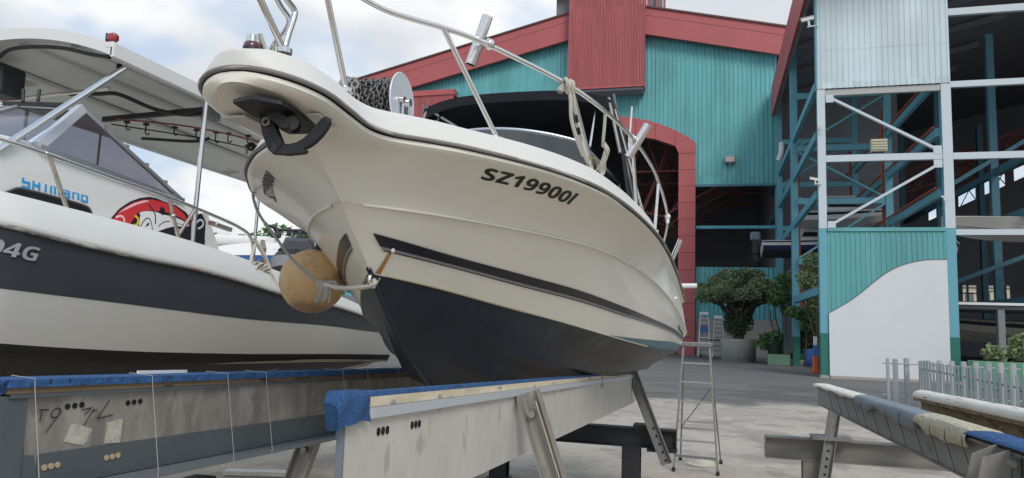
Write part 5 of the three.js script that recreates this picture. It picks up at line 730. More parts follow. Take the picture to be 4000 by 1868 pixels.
{
  const t = thing('boat_rack', 'empty steel boat rack with white, grey and cream padded bunks at right', 'boat rack', [1.6, 0, -6], 'steel racks holding boats'); const T = { add: (m) => { m.position.set(-1.6, 0, 6); t.add(m); } };
  const G = (n) => { const g = new THREE.Group(); g.name = n; g.position.set(-1.6, 0, 6); t.add(g); return g; };
  { const b = G('bunk_beam'); const yt = (z) => 1.232 + 0.0305 * (z + 8.66), o = (k) => (z) => yt(z) - k;
    part(b, 'web', slab(1.10, 1.116, -2.4, -8.7, o(0.03), o(0.205)), std([1, 1, 1], 0.55, 0, { map: blotch([0.215, 0.225, 0.225], 0.3, 5, 5, 1, 175, [0.15, 0.15, 0.145], 0.63) })); part(b, 'top_flange', slab(1.07, 1.20, -2.4, -8.7, o(0.02), o(0.031)), M.galvDark); part(b, 'bottom_flange', slab(1.09, 1.17, -2.4, -8.7, o(0.206), o(0.216)), M.galvDark);
    const pad = (z0, z1, mat, name, label, th, dr, seed) => { const n = Math.ceil((z0 - z1) / 0.05), rw = []; for (let j = 0; j <= 14; j++) { const r = []; for (let i = 0; i <= n; i++) { const z = mix(z0, z1, i / n), a = j / 14, e = 0.25 + 0.75 * fbm(z * 4, 1, seed, 3); const end = Math.min(1, Math.min(i, n - i) / 1.5 + 0.55); let x, y; if (a < 0.28) { const q = a / 0.28; x = 1.066 - 0.012 * Math.sin(q * 3) ; y = yt(z) - dr * (1 - q) * e * 1.3; } else if (a < 0.72) { const q = (a - 0.28) / 0.44; x = mix(1.062, 1.21, q); y = yt(z) + th * Math.sin(Math.PI * mix(0.15, 0.85, q)) * (0.75 + 0.5 * fbm(z * 3, q * 2, seed + 1, 3)) * end; } else { const q = (a - 0.72) / 0.28; x = 1.212; y = yt(z) - dr * q * 0.6; } r.push([x + 0.006 * (fbm(z * 7, a * 5, seed, 3) - 0.5), y, z]); } rw.push(r); } part(b, name, loft(rw), mat, label); };
    pad(-6.28, -8.72, M.whitePad, 'pad', 'flaking white pad', 0.014, 0.03, 3); pad(-4.48, -6.36, M.tarp, 'pad', 'grey tarpaulin pad', 0.022, 0.075, 9); pad(-3.66, -4.52, M.cream, 'pad', 'cream padded block', 0.024, 0.085, 15); pad(-2.4, -3.68, M.carpet, 'pad', 'blue carpet pad', 0.014, 0.010, 21);
    part(b, 'batten', slab(1.085, 1.20, -2.4, -3.68, o(0.0), o(0.02)), M.battenOld);
    for (const z of [-2.8, -3.05, -3.35, -3.7, -3.95, -4.2, -4.5, -4.85, -5.2, -5.6, -6.0, -6.3, -6.7, -7.1, -7.6]) { const y = yt(z); part(b, 'cord', tube([[1.062, y - 0.0, z], [1.052, y - 0.045, z], [1.070, y - 0.11, z], [1.094, y - 0.215, z]], 0.0017, 24, 5), M.blackPlastic); } }
  { const b = G('bunk_beam'); const yt = (z) => 1.205 + 0.03 * (z + 8.74), o = (k) => (z) => yt(z) - k;
    part(b, 'web', slab(2.085, 2.10, -2.4, -8.6, o(0.05), o(0.20)), M.battenOld); part(b, 'bottom_flange', slab(2.05, 2.15, -2.4, -8.6, o(0.2), o(0.212)), M.galvDark);
    const n = 100, rw = []; for (let j = 0; j <= 16; j++) { const r = []; for (let i = 0; i <= n; i++) { const z = mix(-2.4, -8.76, i / n), a = j / 16, th = Math.PI * mix(-0.28, 1.28, a), end = Math.sqrt(clamp((n - i) / 3)), w = 1 + 0.16 * (fbm(z * 5, a * 3, 4, 4) - 0.5); r.push([2.09 - 0.075 * Math.cos(th) * w * mix(0.5, 1, end), yt(z) - 0.03 + 0.055 * Math.sin(th) * w * mix(0.3, 1, end), z]); } rw.push(r); } part(b, 'pad', toCreasedNormals(loft(rw), 0.8), M.whitePad, 'thick white pad spotted with black'); 
    part(b, 'batten', slab(2.02, 2.16, -2.4, -8.62, o(0.058), o(0.085)), M.battenOld); }
  addGirder(T, -8.4, 0.53, 3.2, 0.69, 0.465, [1.0, 2.7], M.girder); addGirder(T, -3.6, 0.6, 3.2, 0.69, 0.465, [1.0, 2.7], M.girder);
  strut(T, [1.235, 1.17, -8.3], [1.075, 0.24, -8.24], 0.115, M.galvDark, 7); part(T, 'strut_bracket', bx(0.98, 1.36, 0.70, 0.735, -8.44, -8.22), M.galvDark);
  part(T, 'gusset_plate', poly([[.970, 1.346], [1.058, 1.39], [1.058, 0.85], [.86, 0.85]], 0.010).translate(0, 0, -3.3), M.galv); part(T, 'gusset_plate', poly([[.968, 1.350], [1.061, 1.387], [1.061, 0.85], [.87, 0.85]], 0.010).translate(0, 0, -3.18), M.galv); part(T, 'strut', bx(1.064, 1.094, 0.7, 1.372, -3.29, -3.172), M.galvDark);
  for (const [y] of [[1.34], [1.25], [1.15]]) part(T, 'bolt', rod([1.06, y, -3.175], [1.06, y, -3.14], 0.014, 0.014, 6), M.galv);
}
// ---------------------------------------------------------------- stepladder
{
  const t = thing('stepladder', 'grey aluminium stepladder standing open in the yard behind the centre rack', 'ladder', [-0.2, 0, -10]);
  const o = [0.2, 0, 10], q = (x, y, z) => [x + o[0], y + o[1], z + o[2]];
  const FL = [q(-0.375, 1.58, -9.98), q(-0.48, 0.02, -9.67)], FR = [q(-0.045, 1.58, -9.98), q(0.055, 0.02, -9.62)], RL = [q(-0.37, 1.55, -10.06), q(-0.43, 0.02, -10.5)], RR = [q(-0.05, 1.55, -10.06), q(0.10, 0.02, -10.46)];
  const at = (l, y) => { const k = (l[0][1] - y) / (l[0][1] - l[1][1]); return [mix(l[0][0], l[1][0], k), y, mix(l[0][2], l[1][2], k)]; };
  const ladAlu = std([1, 1, 1], 0.5, 0.5, { map: blotch([0.24, 0.235, 0.225], 0.5, 3, 8, 2, 171, [0.14, 0.13, 0.12], 0.6) }); for (const l of [FL, FR]) part(t, 'side_rail', bar(l[0], l[1], 0.024, 0.045, [0, 0, 1]), ladAlu); for (const l of [RL, RR]) part(t, 'rear_leg', bar(l[0], l[1], 0.02, 0.03, [0, 0, 1]), ladAlu);
  for (const y of [1.34, 1.10, 0.855, 0.615, 0.38]) part(t, 'tread', bar(at(FL, y), at(FR, y), 0.06, 0.018), std([0.42, 0.42, 0.41], 0.45, 0.5)); part(t, 'tread', bar(at(FL, 0.19), at(FR, 0.19), 0.03, 0.03), M.galvDark, 'lowest crossbar');
  part(t, 'top_cap', rbox(0.40, 0.06, 0.15, 0.012, q(-0.21, 1.585, -10.0)[0], 1.58, q(0, 0, -10.01)[2]), ladAlu);
  part(t, 'brace', bar(at(FR, 1.06), at(RL, 0.46), 0.012, 0.035, [0, 0, 1]), M.galvDark); part(t, 'rear_bar', bar(at(RL, 0.45), at(RR, 0.45), 0.02, 0.02), M.alu); part(t, 'spreader', bar(at(FL, 0.72), at(RL, 0.72), 0.008, 0.02), M.alu); part(t, 'spreader', bar(at(FR, 0.72), at(RR, 0.72), 0.008, 0.02), M.alu);
  for (const l of [FL, FR, RL, RR]) part(t, 'foot', rbox(0.045, 0.05, 0.055, 0.008, l[1][0], 0.026, l[1][2]), M.blackPlastic);
  { const c = thing('cap', 'pale flat cap lying on the ground behind the stepladder', 'cap', [-0.12, 0, -10.3]); const g = new THREE.SphereGeometry(0.15, 24, 12, 0, Math.PI * 2, 0, Math.PI / 2); g.scale(1, 0.5, 0.9); part(c, 'crown', g, std([0.48, 0.45, 0.37], 0.8)); const v = new THREE.CylinderGeometry(0.2, 0.2, 0.015, 24, 1, false, 0, Math.PI); v.scale(1, 1, 0.8); v.rotateY(-Math.PI * 0.5); v.translate(-0.06, 0.012, 0.02); part(c, 'visor', v, std([0.55, 0.52, 0.43], 0.8)); }
}
// ---------------------------------------------------------------- palisade fence, pale by pale
{
  const t = thing('palisade_fence', 'galvanised steel palisade fence with upright pales, at the right', 'fence', [4.62, 0, -19]);
  const prof = [[-.06, 0], [-.045, .004], [-.025, .022], [.025, .022], [.045, .004], [.06, 0]], pg = toCreasedNormals(loft([prof.map(([x, z]) => [x, 0.04, z]), prof.map(([x, z]) => [x, 1.19, z]), prof.map(([x, z]) => [x * 0.8, 1.22, z])]), 0.3);
  const mats = [0, 1, 2].map((i) => std([0.31 + 0.04 * i, 0.345 + 0.04 * i, 0.36 + 0.04 * i], 0.5, 0.25));
  const rr = rng(77);
  const pale = (x, z, ry) => { const m = part(t, 'pale', pg, mats[Math.floor(rr() * 3)]); m.position.set(x - 4.62, 0.0 + 0.008 * (rr() - 0.5), z + 19); m.rotation.y = ry + 0.05 * (rr() - 0.5); m.rotation.z = 0.012 * (rr() - 0.5); };
  for (let i = 0; i < 38; i++) pale(4.62, -18.9 + i * 0.24, -Math.PI / 2); for (let i = 0; i < 18; i++) pale(4.86 + i * 0.25, -19.35, 0); for (const x of [4.17]) pale(x, -19.35, 0);
  const L = (g, n = 'fence_rail') => { g.translate(-4.62, 0, 19); part(t, n, g, mats[1]); }; for (const y of [0.3, 1.02]) { L(bar([4.66, y, -19], [4.66, y, -9.8], 0.04, 0.04)); L(bar([3.9, y + 0.08, -19.4], [9.4, y + 0.08, -19.4], 0.04, 0.03)); }
  L(bx(4.38, 4.48, 0, 1.24, -19.5, -19.4), 'fence_post'); L(bx(4.60, 4.70, 0, 1.2, -19.1, -19.0), 'fence_post'); L(bx(4.68, 4.76, 0, 1.15, -14.4, -14.3), 'fence_post'); L(bx(3.98, 4.04, 0, 1.22, -19.42, -19.36), 'fence_post');
}
{
  const d = thing('debris_heap', 'small dark heap of debris on the ground by the fence foot', 'debris', [3.9, 0, -18.2]); const rr = rng(31), g = []; for (let i = 0; i < 14; i++) g.push(new THREE.IcosahedronGeometry(0.05 + 0.08 * rr(), 0).scale(1, 0.6, 1).rotateY(rr() * 6).translate((rr() - 0.5) * 0.9, 0.05, (rr() - 0.5) * 0.5)); part(d, 'clod', merge(g), M.darkMid);
}

// ---------------------------------------------------------------- plants
function leaves(centres, n, size, seed, flat = 0.5) {   // small folded leaves scattered through clumps [x,y,z,rx,ry,rz]
  const r = rng(seed), p = [], uv = []; const tot = centres.reduce((s, c) => s + c[3] * c[4] * c[5], 0);
  for (const c of centres) { const k = Math.max(3, Math.round(n * c[3] * c[4] * c[5] / tot)); for (let i = 0; i < k; i++) {
    const a = r() * 6.283, u = r() * 2 - 1, q = Math.cbrt(0.18 + 0.82 * r()), s = Math.sqrt(1 - u * u), x = c[0] + c[3] * q * s * Math.cos(a), y = c[1] + c[4] * q * u, z = c[2] + c[5] * q * s * Math.sin(a);
    const d = V(r() - 0.5, (r() - 0.5) * flat, r() - 0.5).normalize(), e = V(r() - 0.5, r() - 0.3, r() - 0.5).cross(d).normalize(), L = size * (0.6 + 0.8 * r()), w = L * 0.42, A = [x, y, z], B = [x + d.x * L, y + d.y * L, z + d.z * L], m = [(A[0] + B[0]) / 2, (A[1] + B[1]) / 2, (A[2] + B[2]) / 2], C = [m[0] + e.x * w, m[1] + e.y * w, m[2] + e.z * w], D = [m[0] - e.x * w, m[1] - e.y * w, m[2] - e.z * w];
    p.push(...A, ...C, ...B, ...A, ...B, ...D); uv.push(0, 0, 1, 0, 1, 1, 0, 0, 1, 1, 0, 1); } }
  const g = new THREE.BufferGeometry(); g.setAttribute('position', new THREE.Float32BufferAttribute(p, 3)); g.setAttribute('uv', new THREE.Float32BufferAttribute(uv, 2)); g.computeVertexNormals(); return g;
}
{
  const t = thing('potted_tree', 'broad umbrella-shaped potted tree with a braided trunk, in a round concrete planter', 'tree', [1.36, 0, -43.4]); const r = rng(9);
  const pot = new THREE.LatheGeometry([[0, 0], [0.93, 0], [0.97, 1.2], [0.99, 1.26], [0.90, 1.26], [0.87, 1.1], [0, 1.1]].map(([x, y]) => new THREE.Vector2(x, y)), 48);
  const p = thing('planter', 'big round grey concrete planter holding the umbrella-shaped tree', 'planter', [1.36, 0, -43.4]); part(p, 'bowl', pot, std([1, 1, 1], 0.9, 0, { map: blotch([0.30, 0.305, 0.28], 0.2, 4, 4, 1, 161, [0.22, 0.22, 0.20], 0.66) })); part(p, 'soil', new THREE.CylinderGeometry(0.88, 0.88, 0.03, 32).translate(0, 1.13, 0), std([0.04, 0.035, 0.025], 1));
  const tr = []; for (let i = 0; i < 9; i++) { const a = i / 9 * 6.28, b = a + 0.9; tr.push(tube([[0.24 * Math.cos(a), 1.1, 0.24 * Math.sin(a)], [0.2 * Math.cos(a + 0.5), 1.7, 0.2 * Math.sin(a + 0.5)], [0.34 * Math.cos(b), 2.35, 0.34 * Math.sin(b)], [0.9 * Math.cos(b + 0.1), 3.0, 0.9 * Math.sin(b + 0.1)]], 0.11, 18, 7)); }
  part(t, 'trunk', merge(tr), M.bark);
  for (let i = 0; i < 11; i++) { const a = i / 11 * 6.283 + 0.2, L = 1.5 + 0.6 * r(); part(t, 'limb', tube([[0.5 * Math.cos(a), 2.6, 0.5 * Math.sin(a)], [0.95 * Math.cos(a), 3.05, 0.95 * Math.sin(a)], [L * Math.cos(a), 3.35 + 0.4 * r(), L * Math.sin(a)], [(L + 0.35) * Math.cos(a), 3.9, (L + 0.35) * Math.sin(a)]], 0.05, 16, 6), M.bark); }
  const cl = []; for (let i = 0; i < 88; i++) { const a = r() * 6.283, d = Math.sqrt(r()) * 2.3, top = 5.15 - 0.30 * d * d * (0.8 + 0.4 * r()), bot = 3.05 + 0.25 * d, h = Math.max(bot, mix(top, bot, r() ** 1.5)); cl.push([d * Math.cos(a), h, d * Math.sin(a), 0.28 + 0.3 * r(), 0.2 + 0.22 * r(), 0.28 + 0.3 * r()]); }
  part(t, 'crown', leaves(cl, 23000, 0.13, 21), M.leafA); part(t, 'crown', leaves(cl.slice(0, 40).map((c) => [c[0], c[1] + 0.14, c[2], c[3] * 0.9, c[4] * 0.6, c[5] * 0.9]), 6500, 0.125, 22), M.leafB);
  const vn_ = []; for (let i = 0; i < 10; i++) { const a = i * 0.63; vn_.push([0.5 * Math.cos(a), 1.9 + 1.0 * r(), 0.5 * Math.sin(a), 0.34, 0.6, 0.34]); } part(t, 'climbing_foliage', leaves(vn_, 2600, 0.13, 23), M.leafDark);
}
function shrub(name, label, x, z, cl, n, mat, size, stems, cat = 'plant', seed = 1) { const t = thing(name, label, cat, [x, 0, z]); part(t, 'foliage', leaves(cl, n, size, seed), mat); part(t, 'stem', merge(stems.map((s) => tube(s, 0.035, 12, 5))), M.bark); return t; }
shrub('tall_shrub', 'tall loose yellowish shrub between the teal columns', 4.75, -38.6, [[0, 5.1, 0, .5, .6, .5], [-.3, 4.4, 0, .5, .5, .5], [.2, 4.1, .2, .5, .6, .5], [0, 3.4, 0, .5, .5, .5]], 2200, M.leafB, 0.15, [[[0, 0, 0], [.1, 2, 0], [0, 4.4, 0]], [[0, 1.6, 0], [-.3, 3, 0], [-.3, 4.2, 0]]], 'shrub', 41);
shrub('leafy_shrub', 'bright green leafy shrub left of the nearer teal column', 3.55, -41.9, [[0.1, 4.4, 0, .45, .5, .45], [-.2, 3.6, 0, .55, .55, .5], [.35, 3.9, 0, .3, .5, .4], [0.5, 2.9, 0, .5, .3, .4]], 1900, M.leafC, 0.17, [[[0, 0, 0], [.05, 2, 0], [0, 4, 0]], [[0, 1.5, 0], [-.3, 2.4, 0], [-.35, 3.5, 0]], [[0, 1.2, 0], [-.5, 2, .1], [-.6, 2.9, .1]]], 'shrub', 42);
shrub('drooping_shrub', 'dark drooping shrub beneath the slanted teal beam', 4.5, -40.0, [[-.5, 2.75, 0, .5, .3, .4], [.1, 2.6, 0, .6, .35, .4], [.5, 2.35, 0, .4, .3, .4], [0, 2.1, 0, .3, .3, .3]], 1500, M.leafC, 0.15, [[[0, 0, 0], [.05, 1.4, 0], [.1, 2.5, 0]]], 'shrub', 43);
{ const t = thing('planter', 'rectangular pale green planter box beside the teal column', 'planter', [3.3, 0, -41]); part(t, 'box', rbox(1.1, 0.56, 0.6, 0.03, 0, 0.28, 0), std([0.16, 0.30, 0.20], 0.7)); part(t, 'soil', bx(-.5, .5, 0.55, 0.575, -.26, .26), std([0.04, 0.035, 0.025], 1));
  const b = thing('plant_tub', 'dark green tub of broad leaves behind the green planter box', 'planter', [3.15, 0, -41.7]); part(b, 'tub', new THREE.LatheGeometry([[0, 0], [0.3, 0], [0.38, 1.3], [0.41, 1.35], [0.3, 1.35]].map(([x, y]) => new THREE.Vector2(x, y)), 28), std([0.02, 0.045, 0.03], 0.7)); part(b, 'foliage', leaves([[-.3, 1.3, 0, .5, .35, .4], [-.6, 1.0, .1, .3, .25, .3], [.1, 1.5, 0, .3, .3, .3]], 420, 0.24, 44), M.leafC); }
{ const t = thing('plant_pot', 'blue plastic drum pot with upright leaves by the teal column', 'pot', [4.85, 0, -41.2]); part(t, 'drum', new THREE.LatheGeometry([[0, 0], [0.36, 0], [0.42, 0.45], [0.41, 0.86], [0.45, 0.9], [0.36, 0.9], [0.34, 0.7]].map(([x, y]) => new THREE.Vector2(x, y)), 28), std([0.03, 0.14, 0.42], 0.5)); part(t, 'foliage', leaves([[0, 1.5, 0, .35, .7, .35], [-.3, 1.3, 0, .3, .6, .3]], 700, 0.3, 45, 2.4), M.leafDark); }
for (const [x, z, h, c, label, seed] of [[4.0, -41.2, 0.34, [0.5, 0.46, 0.4], 'small white plant pot left of the other small pot', 46], [4.36, -41.0, 0.3, [0.42, 0.33, 0.28], 'small pinkish plant pot next to the blue drum pot', 47]]) { const t = thing('plant_pot', label, 'pot', [x, 0, z]); part(t, 'pot', new THREE.LatheGeometry([[0, 0], [0.13, 0], [0.2, h * 0.9], [0.22, h], [0.16, h]].map(([a, b]) => new THREE.Vector2(a, b)), 20), std(c, 0.7)); part(t, 'foliage', leaves([[0, h + 0.18, 0, .2, .2, .2]], 120, 0.14, seed), M.leafC); }
{ const t = thing('orange_barrier', 'bright orange plastic barrier edge beside the left shed column', 'barrier', [4.3, 0, -34.6]); part(t, 'body', rbox(0.22, 0.72, 0.5, 0.05, 0, 0.37, 0), std([0.62, 0.12, 0.03], 0.6)); part(t, 'foot', rbox(0.3, 0.08, 0.6, 0.02, 0, 0.04, 0), std([0.5, 0.1, 0.03], 0.7)); 
  const n = thing('notice_sign', 'small white and blue notice on the left shed column', 'sign', [4.1, 1.05, -32.6]); part(n, 'board', bx(-0.1, 0.0, 0, 0.55, -0.2, 0.2), M.white); part(n, 'blue_panel', bx(-0.104, 0.0, -0.02, 0.2, -0.204, 0.204), std([0.05, 0.14, 0.4], 0.6)); }
{ const t = thing('hedge_planter', 'long green planter box with scrubby plants behind the right fence', 'planter', [10.6, 0, -29]); part(t, 'box', rbox(4.0, 0.95, 0.6, 0.03, 0, 0.5, 0), std([0.10, 0.27, 0.17], 0.7)); part(t, 'foliage', leaves([[-1.2, 1.25, 0, .4, .3, .3], [-.5, 1.45, 0, .3, .5, .3], [.2, 1.2, 0, .5, .3, .3], [1.1, 1.3, 0, .5, .35, .3]], 900, 0.15, 48), M.leafB); part(t, 'soil', bx(-1.9, 1.9, 0.96, 0.985, -.25, .25), std([0.04, 0.035, 0.025], 1)); }
// ladders leaning at the concrete wall
function wallLadder(label, x, z, h, w, blue) { const t = thing('folding_ladder', label, 'ladder', [x, 0, z], 'ladders at the concrete wall'); for (const s of [-1, 1]) { part(t, 'side_rail', bar([s * w / 2, 0, 0.45], [s * w * 0.32, h, 0], 0.05, 0.09, [0, 0, 1]), M.alu); part(t, 'rear_leg', bar([s * w / 2, 0, -0.5], [s * w * 0.32, h - 0.05, -0.03], 0.045, 0.06, [0, 0, 1]), M.alu); } const n = Math.round(h / 0.29); for (let i = 1; i < n; i++) { const k = i / n, ww = mix(w, w * 0.64, k); part(t, 'tread', box(ww, 0.04, 0.1, 0, k * h, 0.45 * (1 - k)), M.alu); } part(t, 'top_cap', rbox(w * 0.75, 0.2, 0.25, 0.03, 0, h, 0), M.white); if (blue) part(t, 'tool_tray', bx(-w * 0.32, w * 0.32, h * 0.55, h * 0.72, 0.26, 0.3), std([0.06, 0.16, 0.34], 0.5)); return t; }
wallLadder('taller bright aluminium ladder with a blue tray, left of the big planter', -0.55, -48.6, 2.72, 0.75, true); wallLadder('aluminium ladder standing between the blue-tray ladder and the big planter', 0.32, -48.4, 2.5, 0.75, false);
{ const t = thing('hand_trolley', 'low grey trolley with wheels standing before the wall ladders', 'trolley', [-0.1, 0, -47.4]); part(t, 'platform', rbox(1.5, 0.1, 0.7, 0.03, 0, 0.75, 0), M.galv); part(t, 'handle', bar([-0.2, 1.05, 0], [1.0, 1.12, 0], 0.1, 0.08), M.blackPlastic); part(t, 'leg', merge([[-.65, .3], [.65, .3], [-.65, -.3], [.65, -.3]].map(([x, z]) => bx(x - .05, x + .05, 0.16, 0.7, z - .05, z + .05))), M.galv); for (const [x, z] of [[-.65, .3], [.65, .3], [-.65, -.3], [.65, -.3]]) part(t, 'wheel', new THREE.CylinderGeometry(0.1, 0.1, 0.06, 16).rotateX(Math.PI / 2).translate(x, 0.1, z), M.blackPlastic); }
// ---------------------------------------------------------------- boats stored on the shed racks
function storedBoat(name, label, pos, L, B, D, turn, opt = {}) {
  const t = thing(name, label, 'boat', pos, opt.group); t.rotation.y = turn; if (opt.pitch) t.rotation.x = opt.pitch;
  const n = 24, f = (k) => Math.pow(clamp(1 - ((k - 0.35) / 0.65) ** 2 * (k > 0.35 ? 1 : 0)), 0.6), row = (fb, y) => Array.from({ length: n + 1 }, (_, i) => { const k = i / n; return [B / 2 * fb * f(k), y(k), L * k]; });
  const sh = (k) => D * (0.92 + 0.22 * k * k), ch = (k) => D * (0.38 + 0.5 * k ** 3), kl = (k) => D * 0.55 * k ** 5; const R = [row(0.003, kl), row(0.86, ch), row(0.93, (k) => mix(ch(k), sh(k), 0.5)), row(1, sh)], S = [row(0.94, (k) => mix(ch(k), sh(k), 0.55)), row(0.985, (k) => mix(ch(k), sh(k), 0.86))];
  const both = (rr) => toCreasedNormals(merge([loft(rr, null, true), loft(rr.map((r) => r.map((q) => [-q[0], q[1], q[2]])))]), 0.4);
  part(t, 'hull', both(R.slice(1)), opt.hull || M.gel2); part(t, 'bottom', both(R.slice(0, 2)), opt.bottom || opt.hull || M.gel2);
  part(t, 'hull_stripe', both(S.map((r) => r.map((q) => [q[0] + 0.006, q[1], q[2]]))), opt.stripe || M.navy);
  part(t, 'deck', both([row(1, (k) => sh(k) + 0.01), row(0.9, (k) => sh(k) + 0.06), row(0, (k) => sh(k) + 0.12)]), M.deck); part(t, 'transom', poly([[-B / 2 * 0.86, ch(0)], [0, 0], [B / 2 * 0.86, ch(0)], [B / 2, sh(0)], [-B / 2, sh(0)]], 0.05).translate(0, 0, -0.02), M.gel2);
  if (opt.cabin) { const c = (a, b, y0, y1, w) => hexa([[-w * 0.8, y1, a + 0.2], [w * 0.8, y1, a + 0.2], [w * 0.75, y1, b - 0.7], [-w * 0.75, y1, b - 0.7]], [[-w, y0, a], [w, y0, a], [w * 0.9, y0, b], [-w * 0.9, y0, b]]); part(t, 'cabin', c(L * 0.3, L * 0.72, D, D + 0.75, B * 0.4), M.gel2); part(t, 'cabin_window', c(L * 0.32, L * 0.69, D + 0.22, D + 0.6, B * 0.405), std([0.02, 0.025, 0.03], 0.15)); part(t, 'cabin_roof', hexa([[-B * 0.36, D + 0.84, L * 0.3], [B * 0.36, D + 0.84, L * 0.3], [B * 0.33, D + 0.84, L * 0.64], [-B * 0.33, D + 0.84, L * 0.64]], [[-B * 0.36, D + 0.76, L * 0.3], [B * 0.36, D + 0.76, L * 0.3], [B * 0.33, D + 0.76, L * 0.64], [-B * 0.33, D + 0.76, L * 0.64]]), M.deck); }
  if (opt.motor) { const m = new THREE.Group(); m.name = 'outboard_motor'; m.position.set(0, D * 0.9, -0.35); t.add(m); part(m, 'cowl', rbox(0.5, 0.55, 0.6, 0.14, 0, 0.42, 0), std([0.14, 0.16, 0.2], 0.35)); part(m, 'midsection', rbox(0.3, 0.9, 0.35, 0.08, 0, -0.2, 0), M.blackPlastic); part(m, 'clamp_bracket', rbox(0.35, 0.4, 0.3, 0.05, 0, 0.05, 0.28), M.blackPlastic); part(m, 'propeller', merge([rbox(0.08, 0.5, 0.3, 0.03, 0, -0.85, 0), rod([0, -0.95, -0.35], [0, -0.95, 0.3], 0.08, 0.05), box(0.4, 0.08, 0.03, 0, -0.95, -0.3, 0.4), box(0.08, 0.4, 0.03, 0, -0.95, -0.3, 0, 0.4)]), M.blackPlastic); }
  return t;
}
storedBoat('stored_boat', 'white and navy cabin boat with dark outboard, on the rack above the potted tree', [2.75, 6.0, -45.2], 6.6, 2.3, 0.95, Math.PI / 2, { motor: true, cabin: true, stripe: M.white, hull: std([0.02, 0.03, 0.085], 0.35), bottom: std([0.035, 0.04, 0.06], 0.5), group: 'boats stored in the shed' });
storedBoat('stored_boat', 'grey hulled boat on the upper rack level at the right edge', [16.4, 6.08, -37.6], 6.2, 2.2, 1.0, -Math.PI / 2, { stripe: std([0.5, 0.48, 0.45], 0.6), hull: std([0.5, 0.48, 0.44], 0.6), group: 'boats stored in the shed' });
storedBoat('stored_boat', 'grey wedge-bottomed boat one rack level below the upper grey boat', [10.3, 5.0, -41.5], 5.6, 2.4, 1.0, -0.1, { hull: std([0.5, 0.5, 0.52], 0.6), group: 'boats stored in the shed' });
storedBoat('stored_boat', 'cream hulled boat in the dim lowest rack at the right edge', [15.5, 1.5, -37], 6.5, 2.2, 1.0, -Math.PI / 2, { hull: std([0.42, 0.40, 0.34], 0.6), group: 'boats stored in the shed' });
storedBoat('stored_boat', 'small white boat half hidden behind the left column, above the navy boat', [4.6, 7.6, -43.5], 4.5, 1.9, 0.8, Math.PI / 2, { cabin: true, group: 'boats stored in the shed' });
// ---------------------------------------------------------------- behind the boats on the left: watercraft on a trailer stand, trees
{
  const mk = (name, label, x, y, z, col, dark, bump = std([0.3, 0.3, 0.32], 0.5)) => { const t = thing(name, label, 'jet ski', [x, y, z], 'jet skis behind the boats'); const n = 20, w = (k) => 0.5 * Math.pow(clamp(1 - k ** 4), 0.5), row = (f, yy) => Array.from({ length: n + 1 }, (_, i) => [f * w(i / n), yy(i / n), -1.3 + 2.7 * i / n]);
    const both = (rr) => toCreasedNormals(merge([loft(rr, null, true), loft(rr.map((r) => r.map((q) => [-q[0], q[1], q[2]])))]), 0.5);
    part(t, 'hull', both([row(0.01, (k) => 0.35 * k ** 3), row(0.8, (k) => 0.22 + 0.2 * k ** 3), row(1.05, (k) => 0.40 + 0.1 * k)]), M.blackPlastic); part(t, 'bumper', both([row(1.06, (k) => 0.40 + 0.1 * k), row(1.08, (k) => 0.60 + 0.1 * k)]), bump); part(t, 'deck', both([row(1.06, (k) => 0.605 + 0.1 * k), row(0.9, (k) => 0.70 + 0.1 * k), row(0.5, (k) => 0.78 + 0.16 * Math.sin(k * 3)), row(0, (k) => 0.80 + 0.18 * Math.sin(k * 3))]), col);
    part(t, 'seat', rbox(0.42, 0.22, 1.3, 0.1, 0, 0.98, -0.5), dark); part(t, 'hood', hexa([[-.25, 1.12, 0.3], [.25, 1.12, 0.3], [.15, 0.98, 1.05], [-.15, 0.98, 1.05]], [[-.4, 0.8, 0.2], [.4, 0.8, 0.2], [.3, 0.8, 1.2], [-.3, 0.8, 1.2]]), col); part(t, 'handlebar', merge([rod([-0.42, 1.28, 0.1], [0.42, 1.28, 0.1], 0.03), rod([0, 1.0, 0.3], [0, 1.28, 0.1], 0.05)]), M.blackPlastic); for (const s of [-1, 1]) part(t, 'mirror', rbox(0.2, 0.1, 0.06, 0.03, s * 0.42, 1.12, 0.5), M.blackPlastic); return t; };
  mk('jet_ski', 'white and blue jet ski behind the fishing boat rail, left of the darker one', -9.15, 2.35, -13.6, M.white, M.white, std([0.03, 0.11, 0.36], 0.35)).rotation.y = 1.9; mk('jet_ski', 'dark grey jet ski just left of the tan ball fender', -8.05, 2.2, -13.0, std([0.03, 0.03, 0.04], 0.6), M.blackPlastic).rotation.y = 0.5;
  const s = thing('storage_stand', 'dark steel stand carrying the two jet skis', 'stand', [-8.6, 0, -13.3]); part(s, 'deck', bx(-1.6, 1.6, 2.1, 2.22, -0.8, 0.8), M.darkMid); part(s, 'leg', merge([[-1.5, -.7], [1.5, -.7], [-1.5, .7], [1.5, .7]].map(([x, z]) => bx(x - .06, x + .06, 0, 2.1, z - .06, z + .06))), M.darkMid); part(s, 'side_panel', bx(-1.5, 1.5, 1.2, 2.09, 0.72, 0.78), M.blackPlastic);
  const o = thing('folding_crane', 'black folded davit arm standing behind the jet skis', 'davit', [-8.0, 0, -14.2]); part(o, 'mast', rod([0, 0, 0], [0, 3.2, 0], 0.09), M.blackPlastic); part(o, 'arm', merge([bar([-0.9, 3.62, 0], [0.5, 3.62, 0], 0.14, 0.12), bar([0.0, 3.2, 0], [0.1, 3.62, 0], 0.3, 0.2), bar([-1.1, 3.25, 0], [-0.6, 3.5, 0], 0.08, 0.08)]), M.blackPlastic);
}
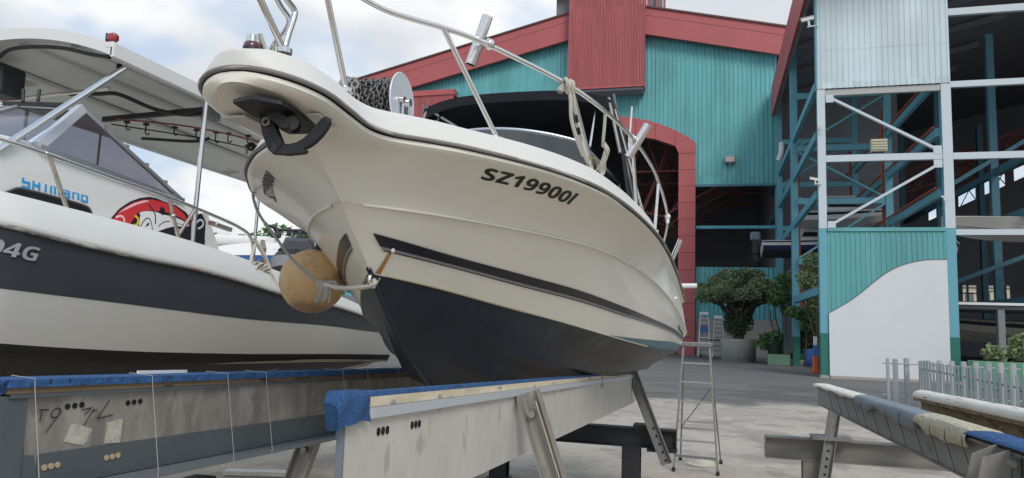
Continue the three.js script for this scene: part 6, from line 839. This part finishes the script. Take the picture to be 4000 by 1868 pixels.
function bigTree(label, x, z, h, w, seed, mat) { const t = thing('leafy_tree', label, 'tree', [x, 0, z], 'trees beyond the yard'); const r = rng(seed), cl = []; for (let i = 0; i < 26; i++) { const a = r() * 6.283, d = Math.sqrt(r()) * w; cl.push([d * Math.cos(a), h * (0.62 + 0.30 * r()) - 0.10 * d, d * Math.sin(a), 0.5 + 0.5 * r(), 0.4 + 0.35 * r(), 0.5 + 0.5 * r()]); } part(t, 'crown', leaves(cl, 3600, 0.22, seed + 1), mat); part(t, 'trunk', tube([[0, 0, 0], [0.1, h * 0.3, 0], [0, h * 0.6, 0.1]], 0.16, 16, 8), M.bark); for (let i = 0; i < 5; i++) { const a = i * 1.26; part(t, 'limb', tube([[0, h * 0.45, 0], [0.5 * w * Math.cos(a), h * 0.62, 0.5 * w * Math.sin(a)], [0.8 * w * Math.cos(a), h * 0.75, 0.8 * w * Math.sin(a)]], 0.06, 12, 6), M.bark); } return t; }
bigTree('green tree at the left of the far row, above the white gunwale', -18.6, -25.5, 5.0, 1.6, 61, M.leafC); bigTree('green tree in the middle of the far row, behind the jet skis', -16.6, -25, 4.9, 1.7, 63, M.leafC); bigTree('green tree at the right of the far row, by the bow of the cabin boat', -14.6, -24.5, 5.1, 1.6, 65, M.leafC);
{ const b = thing('apartment_block', 'pale apartment block far off, glimpsed through the openings at the back of the shed', 'building', [40, 0, -130]); part(b, 'wall', bx(-12, 10, 0, 9.5, -6, 0), std([0.55, 0.5, 0.38], 0.8)); for (let j = 0; j < 3; j++) for (let i = 0; i < 9; i++) part(b, 'window', bx(-11 + i * 2.3, -9.8 + i * 2.3, 1.5 + j * 2.8, 3.1 + j * 2.8, 0.0, 0.06), std([0.12, 0.14, 0.15], 0.3)); part(b, 'roof', bx(-12.3, 10.3, 9.5, 9.9, -6.3, 0.3), M.concrete); }

{ const t = thing('plank', 'white plank lying on the ground between the two near racks', 'plank', [-4.9, 0, -7.4]); const g = rbox(0.75, 0.05, 0.16, 0.01, 0, 0.03, 0); g.rotateY(0.3); part(t, 'board', g, M.whitePad); }

renderer.render(scene, camera);
